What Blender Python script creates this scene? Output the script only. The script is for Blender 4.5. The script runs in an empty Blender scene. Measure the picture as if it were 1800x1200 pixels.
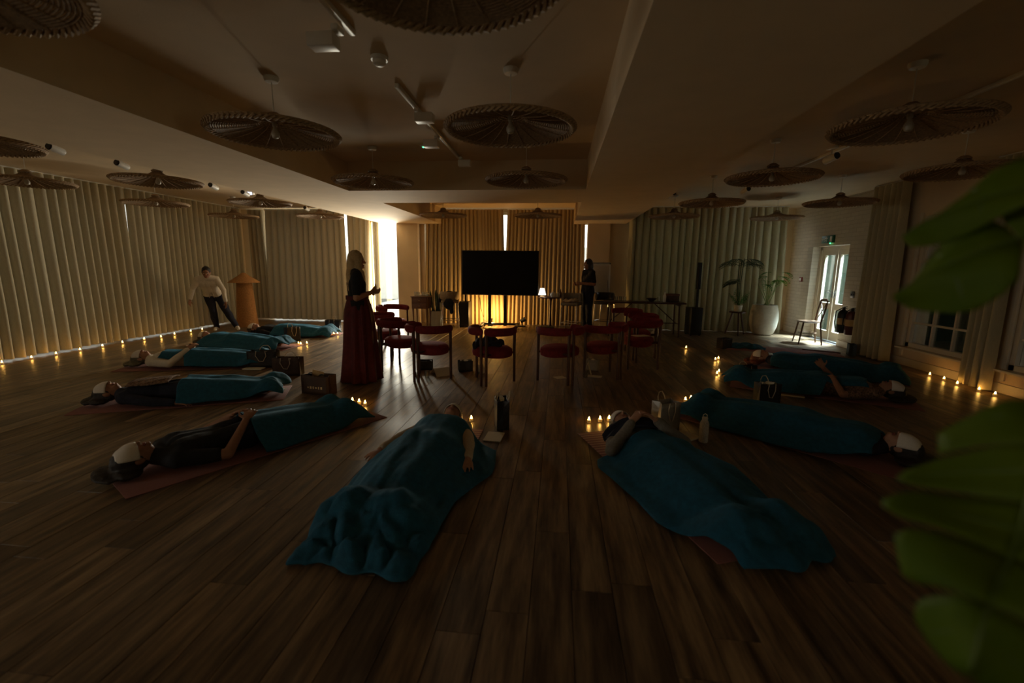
import bpy, bmesh, math, random
import numpy as np
from mathutils import Vector, Matrix, noise

S = bpy.context.scene
COL = S.collection
R = math.radians
random.seed(7)

# ------------------------------------------------------------------ camera
cam = bpy.data.cameras.new('camera')
cam.sensor_width = 36.0
cam.lens = 790 * 36 / 1800
cam.clip_start = 0.02
cam.clip_end = 200
cam.dof.use_dof = True
cam.dof.focus_distance = 6.0
cam.dof.aperture_fstop = 1.4
co = bpy.data.objects.new('camera', cam)
COL.objects.link(co)
pitch, yaw, roll = R(9.63), R(5.8), R(0.6)
fw = Vector((-math.sin(yaw)*math.cos(pitch), math.cos(yaw)*math.cos(pitch), -math.sin(pitch)))
r0 = Vector((math.cos(yaw), math.sin(yaw), 0))
u0 = r0.cross(fw)
up = u0*math.cos(roll) - r0*math.sin(roll)
rt = fw.cross(up)
co.matrix_world = Matrix(((rt.x, up.x, -fw.x, 0), (rt.y, up.y, -fw.y, 0), (rt.z, up.z, -fw.z, 1.5), (0, 0, 0, 1)))
S.camera = co

# ------------------------------------------------------------------ world, daylight, exposure
w = bpy.data.worlds.new('daylight')
S.world = w
w.use_nodes = True
bg = w.node_tree.nodes['Background']
bg.inputs[0].default_value = (0.95, 1.0, 0.93, 1)
bg.inputs[1].default_value = 2.3
S.view_settings.view_transform = 'Standard'
S.view_settings.look = 'None'
S.view_settings.exposure = 0.12
S.view_settings.gamma = 1.0
S.view_settings.use_curve_mapping = False
S.cycles.use_denoising = True
S.cycles.max_bounces = 10
S.cycles.diffuse_bounces = 5
S.cycles.transparent_max_bounces = 12
S.cycles.sample_clamp_indirect = 4.0

def area(name, loc, target, sx, sy, power, col):
    l = bpy.data.lights.new(name, 'AREA')
    l.shape = 'RECTANGLE'; l.size = sx; l.size_y = sy; l.energy = power; l.color = col
    o = bpy.data.objects.new(name, l); COL.objects.link(o)
    o.location = loc
    o.rotation_euler = (Vector(target)-Vector(loc)).to_track_quat('-Z', 'Y').to_euler()
    return o
def point(name, loc, power, col, rad=.03):
    l = bpy.data.lights.new(name, 'POINT'); l.energy = power; l.color = col; l.shadow_soft_size = rad
    o = bpy.data.objects.new(name, l); COL.objects.link(o); o.location = loc
    return o
def spot(name, loc, target, ang, power, col, rad=.35):
    l = bpy.data.lights.new(name, 'SPOT'); l.energy = power; l.color = col; l.spot_size = R(ang); l.spot_blend = .9; l.shadow_soft_size = rad
    o = bpy.data.objects.new(name, l); COL.objects.link(o); o.location = loc
    o.rotation_euler = (Vector(target)-Vector(loc)).to_track_quat('-Z', 'Y').to_euler()
    return o
# daylight standing in the one uncovered pane of the far wall
area('window_daylight', (-4.34, 11.86, 1.3), (-4.34, 0, 1.3), .56, 2.5, 335, (1.0, .93, .74))
# open sky over the yard outside the garden door
spot('door_daylight', (6.5, 9.9, 3.3), (5.2, 9.68, 0.0), 42, 45000, (.60, .84, 1.0))
# daylight in the uncovered windows of the room behind the camera, left and right
area('left_window_daylight', (-8.55, -1.9, 1.35), (0, -1.2, 1.5), 2.2, 2.3, 26, (1.0, .93, .74))
area('right_window_daylight', (5.75, -1.9, 1.35), (0, -1.4, 1.6), 1.1, 1.8, 16, (.92, 1.0, .62))
# floor lamp hidden behind the television, aimed along the curtain
point('curtain_uplight', (-1.66, 10.92, .30), 62, (1.0, .56, .16), .05)

# ------------------------------------------------------------------ materials
MATS = {}
def nt(name):
    m = bpy.data.materials.new(name); m.use_nodes = True
    return m, m.node_tree.nodes, m.node_tree.links, m.node_tree.nodes['Principled BSDF']
def mat(name, col, rough=.7, var=.12, scale=25, bump=0, bscale=120, metal=0, sheen=0, spec=.5, coords='Object', stretch=(1, 1, 1), emit=None, es=0, trans=0):
    if name in MATS: return MATS[name]
    m, N, L, b = nt(name)
    tc = N.new('ShaderNodeTexCoord'); mp = N.new('ShaderNodeMapping'); mp.inputs['Scale'].default_value = stretch
    L.new(tc.outputs[coords], mp.inputs[0])
    nz = N.new('ShaderNodeTexNoise'); nz.inputs['Scale'].default_value = scale; nz.inputs['Detail'].default_value = 4
    L.new(mp.outputs[0], nz.inputs['Vector'])
    rp = N.new('ShaderNodeValToRGB')
    c = np.array(col)
    rp.color_ramp.elements[0].position = .3; rp.color_ramp.elements[1].position = .7
    rp.color_ramp.elements[0].color = (*np.clip(c*(1-var), 0, 1), 1)
    rp.color_ramp.elements[1].color = (*np.clip(c*(1+var), 0, 1), 1)
    L.new(nz.outputs['Fac'], rp.inputs[0]); L.new(rp.outputs[0], b.inputs['Base Color'])
    b.inputs['Roughness'].default_value = rough
    b.inputs['Metallic'].default_value = metal
    b.inputs['Specular IOR Level'].default_value = spec
    if sheen:
        b.inputs['Sheen Weight'].default_value = sheen
        b.inputs['Sheen Roughness'].default_value = .4
        b.inputs['Sheen Tint'].default_value = (*np.clip(c*2.5+.05, 0, 1), 1)
    if bump:
        n2 = N.new('ShaderNodeTexNoise'); n2.inputs['Scale'].default_value = bscale; n2.inputs['Detail'].default_value = 3
        L.new(mp.outputs[0], n2.inputs['Vector'])
        bp = N.new('ShaderNodeBump'); bp.inputs['Strength'].default_value = bump; bp.inputs['Distance'].default_value = .01
        L.new(n2.outputs['Fac'], bp.inputs['Height']); L.new(bp.outputs[0], b.inputs['Normal'])
    if emit:
        b.inputs['Emission Color'].default_value = (*emit, 1); b.inputs['Emission Strength'].default_value = es
    if trans:
        b.inputs['Transmission Weight'].default_value = trans
    MATS[name] = m
    return m

def cloth_translucent(name, col, tcol, t, wave=0):
    m, N, L, b = nt(name)
    out = [n for n in N if n.type == 'OUTPUT_MATERIAL'][0]
    tc = N.new('ShaderNodeTexCoord')
    nz = N.new('ShaderNodeTexNoise'); nz.inputs['Scale'].default_value = 90; nz.inputs['Detail'].default_value = 3
    mp = N.new('ShaderNodeMapping'); mp.inputs['Scale'].default_value = (1, 1, .25)
    L.new(tc.outputs['Object'], mp.inputs[0]); L.new(mp.outputs[0], nz.inputs['Vector'])
    rp = N.new('ShaderNodeValToRGB'); c = np.array(col)
    rp.color_ramp.elements[0].color = (*c*.85, 1); rp.color_ramp.elements[1].color = (*np.clip(c*1.12, 0, 1), 1)
    L.new(nz.outputs['Fac'], rp.inputs[0]); L.new(rp.outputs[0], b.inputs['Base Color'])
    b.inputs['Roughness'].default_value = .9; b.inputs['Specular IOR Level'].default_value = .15
    bp = N.new('ShaderNodeBump'); bp.inputs['Strength'].default_value = .25; bp.inputs['Distance'].default_value = .004
    L.new(nz.outputs['Fac'], bp.inputs['Height']); L.new(bp.outputs[0], b.inputs['Normal'])
    tr = N.new('ShaderNodeBsdfTranslucent'); tr.inputs[0].default_value = (*tcol, 1)
    mx = N.new('ShaderNodeMixShader'); mx.inputs[0].default_value = t
    L.new(b.outputs[0], mx.inputs[1]); L.new(tr.outputs[0], mx.inputs[2]); L.new(mx.outputs[0], out.inputs[0])
    MATS[name] = m
    return m

def glass_mat(name, tint=(1, 1, 1), gl=.08):
    m, N, L, b = nt(name)
    out = [n for n in N if n.type == 'OUTPUT_MATERIAL'][0]
    t = N.new('ShaderNodeBsdfTransparent'); t.inputs[0].default_value = (*tint, 1)
    g = N.new('ShaderNodeBsdfGlossy'); g.inputs['Roughness'].default_value = .03
    lw = N.new('ShaderNodeLayerWeight'); lw.inputs[0].default_value = .35
    mt = N.new('ShaderNodeMath'); mt.operation = 'MULTIPLY_ADD'; mt.inputs[1].default_value = .5; mt.inputs[2].default_value = gl
    L.new(lw.outputs['Fresnel'], mt.inputs[0])
    mx = N.new('ShaderNodeMixShader'); L.new(mt.outputs[0], mx.inputs[0])
    L.new(t.outputs[0], mx.inputs[1]); L.new(g.outputs[0], mx.inputs[2]); L.new(mx.outputs[0], out.inputs[0])
    MATS[name] = m
    return m

def wood_floor():
    m, N, L, b = nt('oak_planks')
    geo = N.new('ShaderNodeNewGeometry'); oi = N.new('ShaderNodeObjectInfo')
    add = N.new('ShaderNodeMath'); add.operation = 'ADD'
    L.new(geo.outputs['Random Per Island'], add.inputs[0]); L.new(oi.outputs['Random'], add.inputs[1])
    fr = N.new('ShaderNodeMath'); fr.operation = 'FRACT'; L.new(add.outputs[0], fr.inputs[0])
    wn = N.new('ShaderNodeTexWhiteNoise'); wn.noise_dimensions = '1D'; L.new(fr.outputs[0], wn.inputs['W'])
    sc = N.new('ShaderNodeVectorMath'); sc.operation = 'SCALE'; sc.inputs['Scale'].default_value = 30
    L.new(wn.outputs['Color'], sc.inputs[0])
    ad = N.new('ShaderNodeVectorMath'); ad.operation = 'ADD'
    L.new(geo.outputs['Position'], ad.inputs[0]); L.new(sc.outputs[0], ad.inputs[1])
    mp = N.new('ShaderNodeMapping'); mp.inputs['Scale'].default_value = (11, 1.1, 1); L.new(ad.outputs[0], mp.inputs[0])
    nz = N.new('ShaderNodeTexNoise'); nz.inputs['Scale'].default_value = 1.6; nz.inputs['Detail'].default_value = 6; nz.inputs['Roughness'].default_value = .62
    L.new(mp.outputs[0], nz.inputs['Vector'])
    rp = N.new('ShaderNodeValToRGB'); e = rp.color_ramp.elements
    e[0].position = .32; e[0].color = (.042, .026, .013, 1); e[1].position = .68; e[1].color = (.33, .22, .115, 1)
    x = e.new(.5); x.color = (.165, .105, .055, 1)
    L.new(nz.outputs['Fac'], rp.inputs[0])
    hs = N.new('ShaderNodeHueSaturation')
    mr = N.new('ShaderNodeMapRange'); mr.inputs['To Min'].default_value = .68; mr.inputs['To Max'].default_value = 1.2
    L.new(wn.outputs['Value'], mr.inputs[0]); L.new(mr.outputs[0], hs.inputs['Value']); L.new(rp.outputs[0], hs.inputs['Color'])
    L.new(hs.outputs[0], b.inputs['Base Color'])
    b.inputs['Roughness'].default_value = .36
    m2 = N.new('ShaderNodeMapRange'); m2.inputs['To Min'].default_value = .30; m2.inputs['To Max'].default_value = .48
    L.new(nz.outputs['Fac'], m2.inputs[0]); L.new(m2.outputs[0], b.inputs['Roughness'])
    bp = N.new('ShaderNodeBump'); bp.inputs['Strength'].default_value = .2; bp.inputs['Distance'].default_value = .004
    L.new(nz.outputs['Fac'], bp.inputs['Height']); L.new(bp.outputs[0], b.inputs['Normal'])
    MATS['oak'] = m
    return m

def brick_paint():
    m, N, L, b = nt('whitewashed_brick')
    tc = N.new('ShaderNodeTexCoord'); mp = N.new('ShaderNodeMapping'); mp.inputs['Rotation'].default_value = (R(90), 0, R(90))
    L.new(tc.outputs['Object'], mp.inputs[0])
    sx = N.new('ShaderNodeSeparateXYZ'); L.new(tc.outputs['Object'], sx.inputs[0])
    cb = N.new('ShaderNodeCombineXYZ'); L.new(sx.outputs['Y'], cb.inputs['X']); L.new(sx.outputs['Z'], cb.inputs['Y'])
    br = N.new('ShaderNodeTexBrick'); br.inputs['Scale'].default_value = 1.0
    br.inputs['Brick Width'].default_value = .225; br.inputs['Row Height'].default_value = .075; br.inputs['Mortar Size'].default_value = .006
    br.inputs['Color1'].default_value = (.60, .52, .40, 1); br.inputs['Color2'].default_value = (.54, .46, .35, 1); br.inputs['Mortar'].default_value = (.47, .40, .3, 1)
    L.new(cb.outputs[0], br.inputs['Vector'])
    L.new(br.outputs['Color'], b.inputs['Base Color']); b.inputs['Roughness'].default_value = .8
    bp = N.new('ShaderNodeBump'); bp.inputs['Strength'].default_value = .6; bp.inputs['Distance'].default_value = .006; bp.invert = True
    L.new(br.outputs['Fac'], bp.inputs['Height']); L.new(bp.outputs[0], b.inputs['Normal'])
    MATS['brick'] = m
    return m

M_OAK = wood_floor()
M_BRICK = brick_paint()
M_PAINT = mat('cream_paint', (.64, .49, .31), .85, .04, 4, .08, 60)
M_PAINTW = mat('white_paint', (.72, .62, .48), .6, .03, 6)
M_TRIM = mat('cream_joinery', (.62, .53, .39), .5, .04, 9)
M_CURT = cloth_translucent('linen_curtain', (.52, .46, .32), (1, .88, .60), .017)
M_CURTB = cloth_translucent('linen_curtain_end', (.48, .40, .27), (1, .84, .54), .017)
M_CURTC = cloth_translucent('lined_curtain', (.42, .31, .17), (1, .7, .3), .003)
M_CURTD = cloth_translucent('linen_curtain_garden', (.46, .40, .26), (.88, 1, .5), .013)  # green transmission stands in for daylight filtered through garden leaves
M_GLASS = glass_mat('pane_glass')
M_CUP = glass_mat('drinking_glass', (.95, .97, .95), .12)
M_WICKER = mat('woven_cane', (.34, .22, .115), .8, .3, 60, .3, 200)
M_WICKERD = mat('dark_woven_cane', (.24, .15, .075), .8, .3, 60, .3, 200)
M_RATTAN = mat('honey_rattan', (.52, .27, .10), .7, .2, 40, .3, 150)
M_BLACK = mat('black_plastic', (.012, .012, .014), .45, .2, 30)
M_SCREEN = mat('dark_screen', (.003, .003, .0035), .25, .1, 5, spec=.15)
M_WHITEP = mat('white_plastic', (.75, .72, .66), .4, .03, 20)
M_BULB = mat('dull_bulb', (.40, .35, .28), .35, .03, 20)
M_CHROME = mat('chrome', (.75, .75, .75), .15, .05, 10, metal=1)
M_STEEL = mat('dull_steel', (.35, .35, .35), .35, .1, 20, metal=1)
M_TEAL = mat('teal_fleece', (.005, .085, .15), .9, .22, 30, .35, 180, sheen=.5)
M_RED = mat('red_velvet', (.17, .008, .012), .85, .25, 30, .2, 200, sheen=.35)
M_DARKWOOD = mat('dark_stained_wood', (.055, .016, .009), .35, .3, 14, stretch=(8, 8, 1))
M_BROWNWOOD = mat('mahogany', (.13, .05, .025), .4, .25, 14, stretch=(1, 8, 8))
M_BENT = mat('bentwood', (.11, .055, .025), .4, .25, 14)
M_MAT = mat('pink_foam_mat', (.27, .115, .10), .9, .08, 90, .15, 300)
M_SKIN = mat('skin', (.42, .22, .14), .55, .07, 30, spec=.3)
M_SKIN2 = mat('skin_tan', (.33, .165, .10), .55, .07, 30, spec=.3)
M_LIP = mat('lips', (.32, .10, .08), .5, .05, 40)
M_HAIRD = mat('dark_hair', (.018, .011, .008), .5, .4, 30, .4, 90, stretch=(6, 6, 1))
M_HAIRR = mat('auburn_hair', (.16, .045, .02), .5, .4, 30, .4, 90)
M_HAIRB = mat('blonde_hair', (.56, .40, .20), .5, .35, 40, .5, 120, stretch=(8, 8, 1))
M_HAIRG = mat('ash_hair', (.11, .10, .06), .55, .4, 30, .4, 90)
M_MASK = mat('white_cotton', (.74, .68, .6), .9, .04, 60, .1, 200)
M_SHIRTW = mat('white_jersey', (.68, .62, .52), .9, .05, 40, .2, 30)
M_SHIRTK = mat('black_jersey', (.010, .010, .013), .9, .3, 40, .2, 40)
M_NAVY = mat('navy_jersey', (.014, .016, .032), .9, .25, 40, .25, 30)
M_GREY = mat('grey_fleece', (.20, .18, .15), .95, .15, 60, .3, 80)
M_CREAM = mat('cream_knit', (.52, .42, .29), .95, .1, 80, .3, 120)
M_PATT = mat('patterned_cotton', (.17, .10, .06), .9, .85, 55)
M_SKIRT = mat('wine_red_crepe', (.10, .010, .014), .8, .25, 20, .15, 40)
M_PAPER = mat('white_paper', (.72, .66, .52), .8, .04, 40)
M_CARD = mat('card', (.55, .36, .16), .8, .05, 40)
M_BAG = mat('black_card_bag', (.018, .014, .013), .5, .25, 20)
M_BAGS = mat('silver_card_bag', (.42, .40, .36), .35, .08, 20, metal=.5)
M_BAGB = mat('brown_card_bag', (.06, .028, .012), .6, .2, 20)
M_ROPE = mat('cord_rope', (.55, .45, .32), .8, .15, 200)
M_GOLD = mat('gold_print', (.6, .42, .18), .4, .05, 20, metal=.6)
M_LEAF = mat('leaf_green', (.05, .16, .02), .5, .3, 12)
M_LEAFD = mat('dark_leaf', (.018, .05, .014), .5, .3, 12)
M_STONE = mat('cream_ceramic', (.52, .48, .38), .7, .08, 20, .1, 90)
M_SOIL = mat('soil', (.02, .013, .008), .95, .4, 60, .6, 60)
M_GREENX = mat('exit_green', (.0, .10, .045), .4, .05, 10)
M_WAX = mat('white_wax', (.75, .62, .42), .6, .05, 30, emit=(1, .45, .08), es=.12)  # faint emission paints the flame's glow into the wax body
M_FLAME = mat('flame', (.9, .6, .2), .5, .02, 10, emit=(1, .50, .10), es=62)
M_LAMPSHADE = mat('lit_shade', (.9, .85, .75), .6, .02, 10, emit=(1, .95, .82), es=1.5)
M_LED = mat('green_led', (.1, .8, .3), .4, .02, 10, emit=(.1, 1, .35), es=4)
M_LEDW = mat('white_led', (.8, .85, 1), .4, .02, 10, emit=(.6, .7, 1), es=3)
M_SPOTLIT = mat('lit_spot', (1, .9, .8), .4, .02, 10, emit=(1, .9, .75), es=7)
M_BRASS = mat('brushed_brass', (.5, .34, .14), .35, .1, 20, metal=1)
M_HEDGE = mat('hedge', (.02, .04, .016), .9, .6, 9, .8, 20)
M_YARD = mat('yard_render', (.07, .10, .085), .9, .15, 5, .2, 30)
M_PAVE = mat('paving', (.16, .16, .15), .9, .15, 5, .2, 30)
M_RENDER = mat('pale_render', (.40, .46, .42), .9, .1, 5, .2, 30)

def leaf_mat():
    m, N, L, b = nt('monstera_leaf')
    out = [n for n in N if n.type == 'OUTPUT_MATERIAL'][0]
    tc = N.new('ShaderNodeTexCoord'); nz = N.new('ShaderNodeTexNoise'); nz.inputs['Scale'].default_value = 9
    L.new(tc.outputs['Object'], nz.inputs['Vector'])
    rp = N.new('ShaderNodeValToRGB'); rp.color_ramp.elements[0].color = (.07, .15, .005, 1); rp.color_ramp.elements[1].color = (.19, .25, .010, 1)
    L.new(nz.outputs['Fac'], rp.inputs[0]); L.new(rp.outputs[0], b.inputs['Base Color'])
    b.inputs['Roughness'].default_value = .6; b.inputs['Specular IOR Level'].default_value = .25
    tr = N.new('ShaderNodeBsdfTranslucent'); tr.inputs[0].default_value = (.25, .31, .012, 1)
    mx = N.new('ShaderNodeMixShader'); mx.inputs[0].default_value = .35
    L.new(b.outputs[0], mx.inputs[1]); L.new(tr.outputs[0], mx.inputs[2]); L.new(mx.outputs[0], out.inputs[0])
    return m
M_MONST = leaf_mat()

def stripe_mat():
    m, N, L, b = nt('striped_mat')
    tc = N.new('ShaderNodeTexCoord'); sx = N.new('ShaderNodeSeparateXYZ'); L.new(tc.outputs['Object'], sx.inputs[0])
    mu = N.new('ShaderNodeMath'); mu.operation = 'MULTIPLY'; mu.inputs[1].default_value = 21; L.new(sx.outputs['Y'], mu.inputs[0])
    fr = N.new('ShaderNodeMath'); fr.operation = 'FRACT'; L.new(mu.outputs[0], fr.inputs[0])
    gt = N.new('ShaderNodeMath'); gt.operation = 'GREATER_THAN'; gt.inputs[1].default_value = .62; L.new(fr.outputs[0], gt.inputs[0])
    mc = N.new('ShaderNodeMix'); mc.data_type = 'RGBA'
    mc.inputs[6].default_value = (.28, .11, .09, 1); mc.inputs[7].default_value = (.50, .27, .19, 1)
    g2 = N.new('ShaderNodeMath'); g2.operation = 'GREATER_THAN'; g2.inputs[1].default_value = .42; L.new(sx.outputs['Y'], g2.inputs[0])
    m3 = N.new('ShaderNodeMath'); m3.operation = 'MULTIPLY'; L.new(gt.outputs[0], m3.inputs[0]); L.new(g2.outputs[0], m3.inputs[1])
    L.new(m3.outputs[0], mc.inputs[0]); L.new(mc.outputs[2], b.inputs['Base Color']); b.inputs['Roughness'].default_value = .9
    return m
M_STRIPE = stripe_mat()

# ------------------------------------------------------------------ mesh helpers
class MB:
    def __init__(s): s.v = []; s.f = []
    def add(s, V, F, mtx=None):
        n = len(s.v)
        for p in V:
            p = Vector(p)
            s.v.append(tuple(mtx @ p) if mtx else tuple(p))
        s.f += [tuple(i+n for i in q) for q in F]
        return s
    def box(s, c, d, mtx=None, bev=0):
        x, y, z = [k/2 for k in d]
        if bev <= 0:
            V = [(c[0]+i*x, c[1]+j*y, c[2]+k*z) for i in (-1, 1) for j in (-1, 1) for k in (-1, 1)]
            F = [(0, 1, 3, 2), (4, 6, 7, 5), (0, 4, 5, 1), (2, 3, 7, 6), (0, 2, 6, 4), (1, 5, 7, 3)]
            return s.add(V, F, mtx)
        bm = bmesh.new(); bmesh.ops.create_cube(bm, size=1)
        for v in bm.verts: v.co = Vector((v.co.x*d[0], v.co.y*d[1], v.co.z*d[2]))
        bmesh.ops.bevel(bm, geom=bm.edges[:], offset=min(bev, min(d)*.45), segments=2, affect='EDGES', profile=.5)
        for v in bm.verts: v.co += Vector(c)
        bm.verts.index_update()
        s.add([v.co.copy() for v in bm.verts], [[v.index for v in f.verts] for f in bm.faces], mtx); bm.free()
        return s
    def tube(s, pts, r, n=8, cap=True, flat=None, closed=False):
        pts = [Vector(p) for p in pts]; m = len(pts)
        rr = r if isinstance(r, (list, tuple)) else [r]*m
        V = []; prev = None
        for i, p in enumerate(pts):
            if closed: t = pts[(i+1) % m]-pts[i-1]
            else: t = pts[min(i+1, m-1)]-pts[max(i-1, 0)]
            t.normalize()
            a = Vector((0, 0, 1)) if abs(t.z) < .95 else Vector((0, 1, 0))
            x = t.cross(a).normalized()
            if prev is not None and abs(t.z) >= .9:
                x = (prev - t*prev.dot(t)).normalized()
            prev = x
            y = x.cross(t).normalized()
            fx, fy = flat if flat else (1, 1)
            for k in range(n):
                an = 2*math.pi*k/n
                V.append(p + x*(rr[i]*fx*math.cos(an)) + y*(rr[i]*fy*math.sin(an)))
        F = []
        for i in range(m if closed else m-1):
            j = (i+1) % m
            for k in range(n):
                F.append((i*n+k, i*n+(k+1) % n, j*n+(k+1) % n, j*n+k))
        if cap and not closed:
            F.append(tuple(range(n-1, -1, -1))); F.append(tuple((m-1)*n+k for k in range(n)))
        return s.add(V, F)
    def lathe(s, prof, n=24, c=(0, 0, 0), cap=True, mtx=None):
        V = []
        for r, z in prof:
            for k in range(n):
                a = 2*math.pi*k/n
                V.append((c[0]+r*math.cos(a), c[1]+r*math.sin(a), c[2]+z))
        F = []
        for i in range(len(prof)-1):
            for k in range(n):
                F.append((i*n+k, i*n+(k+1) % n, (i+1)*n+(k+1) % n, (i+1)*n+k))
        if cap:
            if prof[0][0] > 1e-4: F.append(tuple(range(n-1, -1, -1)))
            if prof[-1][0] > 1e-4: F.append(tuple((len(prof)-1)*n+k for k in range(n)))
        return s.add(V, F, mtx)
    def ell(s, c, r, rot=None, n=16, m=10):
        V = []; c = Vector(c)
        for i in range(m+1):
            th = math.pi*i/m
            for k in range(n):
                a = 2*math.pi*k/n
                p = Vector((r[0]*math.sin(th)*math.cos(a), r[1]*math.sin(th)*math.sin(a), r[2]*math.cos(th)))
                V.append(c + (rot @ p if rot else p))
        F = []
        for i in range(m):
            for k in range(n):
                F.append((i*n+k, (i+1)*n+k, (i+1)*n+(k+1) % n, i*n+(k+1) % n))
        return s.add(V, F)
    def cap(s, a, b, ra, rb, n=12):
        a, b = Vector(a), Vector(b); d = (b-a)
        L = d.length; t = d/L if L > 1e-6 else Vector((0, 0, 1))
        P = []; Rr = []
        for i in range(4):
            q = math.pi/2*(1-i/4)
            P.append(a - t*ra*math.sin(q)); Rr.append(max(ra*math.cos(q), 1e-4))
        P.append(a); Rr.append(ra); P.append(b); Rr.append(rb)
        for i in range(1, 5):
            q = math.pi/2*i/4
            P.append(b + t*rb*math.sin(q)); Rr.append(max(rb*math.cos(q), 1e-4))
        return s.tube(P, Rr, n)
    def grid(s, fn, nu, nv, cu=False):
        V = [fn(i/nu, j/nv) for j in range(nv+1) for i in range(nu+1)]
        F = [(j*(nu+1)+i, j*(nu+1)+i+1, (j+1)*(nu+1)+i+1, (j+1)*(nu+1)+i) for j in range(nv) for i in range(nu)]
        return s.add(V, F)
    def mesh(s, name, mt, smooth=True):
        me = bpy.data.meshes.new(name); me.from_pydata(s.v, [], s.f); me.update()
        if mt: me.materials.append(mt)
        if smooth:
            me.polygons.foreach_set('use_smooth', [True]*len(me.polygons))
            try: me.set_sharp_from_angle(angle=R(40))
            except Exception: pass
        return me
    def build(s, name, mt, parent=None, smooth=True):
        return link(name, s.mesh(name, mt, smooth), parent)

def link(name, me, parent=None):
    o = bpy.data.objects.new(name, me); COL.objects.link(o)
    if parent: o.parent = parent
    return o
def tag(o, label, cat, group=None, kind=None):
    if label: o['label'] = label
    if cat: o['category'] = cat
    if group: o['group'] = group
    if kind: o['kind'] = kind
    return o
def thing(name, label, cat, loc=(0, 0, 0), rz=0, group=None):
    o = bpy.data.objects.new(name, None); COL.objects.link(o); o.empty_display_size = .1
    o.location = loc; o.rotation_euler = (0, 0, rz)
    return tag(o, label, cat, group)
def struct(name, mb, mt, smooth=False, parent=None):
    o = mb.build(name, mt, parent, smooth)
    if not parent: o['kind'] = 'structure'
    return o
def copy_tree(o, parent=None):
    c = o.copy(); COL.objects.link(c)
    if parent: c.parent = parent
    for ch in list(o.children): copy_tree(ch, c)
    return c
def place(proto, used, loc, rz, label, group=None):
    o = proto if not used else copy_tree(proto)
    o.location = loc; o.rotation_euler = (0, 0, rz); o['label'] = label
    if group: o['group'] = group
    return o
def solid(o, t, off=0):
    m = o.modifiers.new('thickness', 'SOLIDIFY'); m.thickness = t; m.offset = off
    return o
def voxel(mb, name, mt, vox, parent=None, smooth=4, decimate=0):
    me = mb.mesh('tmp', mt, False)
    o = bpy.data.objects.new(name, me); COL.objects.link(o)
    m = o.modifiers.new('r', 'REMESH'); m.mode = 'VOXEL'; m.voxel_size = vox; m.use_smooth_shade = True
    if smooth:
        q = o.modifiers.new('s', 'SMOOTH'); q.factor = .5; q.iterations = smooth
    if decimate:
        q = o.modifiers.new('d', 'DECIMATE'); q.ratio = decimate
    dg = bpy.context.evaluated_depsgraph_get()
    me2 = bpy.data.meshes.new_from_object(o.evaluated_get(dg)); me2.name = name
    o.modifiers.clear(); o.data = me2; bpy.data.meshes.remove(me)
    if not me2.materials: me2.materials.append(mt)
    me2.polygons.foreach_set('use_smooth', [True]*len(me2.polygons))
    if parent: o.parent = parent
    return o
# ------------------------------------------------------------------ floor of planks
XL, XR, YF, YB, ZC, ZS = -8.45, 5.5, 11.55, -4.2, 2.88, 2.5
fl = struct('floor', MB().box(((XL+XR)/2, (YF+YB)/2, -.06), (XR-XL+.4, YF-YB+.4, .096)), mat('floor_bed', (.02, .012, .007), .9))
PW, PL = .19, 1.38
rows = int((XR-XL)/PW)+1
cells = []
for i in range(rows):
    off = random.random()*PL
    for j in range(int((YF-YB)/PL)+2):
        y0 = YB-off+j*PL
        y1 = min(y0+PL, YF); y0 = max(y0, YB)
        x0 = XL+i*PW; x1 = min(x0+PW, XR)
        if y1-y0 < .05 or x1-x0 < .03: continue
        cells.append((x0, x1, y0, y1))
def nearness(c):
    cx, cy = (c[0]+c[1])/2, (c[2]+c[3])/2
    dep = cy+0.12*cx*0
    lat = abs(cx+.10*cy)
    seen = dep > .9 and lat < dep*1.2+.5
    return (0 if seen else 1, math.hypot(cx, cy))
cells.sort(key=nearness)
def plank_mb(mb, x0, x1, y0, y1):
    g = .0006; b = .0016
    x0 += g; x1 -= g; y0 += g; y1 -= g
    V = [(x0, y0, -.012), (x1, y0, -.012), (x1, y1, -.012), (x0, y1, -.012),
         (x0+b*.4, y0+b*.4, -.0022), (x1-b*.4, y0+b*.4, -.0022), (x1-b*.4, y1-b*.4, -.0022), (x0+b*.4, y1-b*.4, -.0022),
         (x0+b, y0+b, 0), (x1-b, y0+b, 0), (x1-b, y1-b, 0), (x0+b, y1-b, 0)]
    F = [(8, 9, 10, 11)]
    for a in (0, 4):
        for k in range(4): F.append((a+k, a+(k+1) % 4, a+4+(k+1) % 4, a+4+k))
    mb.add(V, F)
shared = {}
rest = MB()
for k, (x0, x1, y0, y1) in enumerate(cells):
    if k < 300:
        key = (round(x1-x0, 3), round(y1-y0, 3))
        if key not in shared:
            q = MB(); plank_mb(q, 0, x1-x0, 0, y1-y0); shared[key] = q.mesh('plank', M_OAK, False)
        o = link('plank', shared[key], fl); o.location = (x0, y0, 0)
    else:
        plank_mb(rest, x0, x1, y0, y1)
o = rest.build('planks_beyond', M_OAK, fl, False); o['kind'] = 'stuff'

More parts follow.
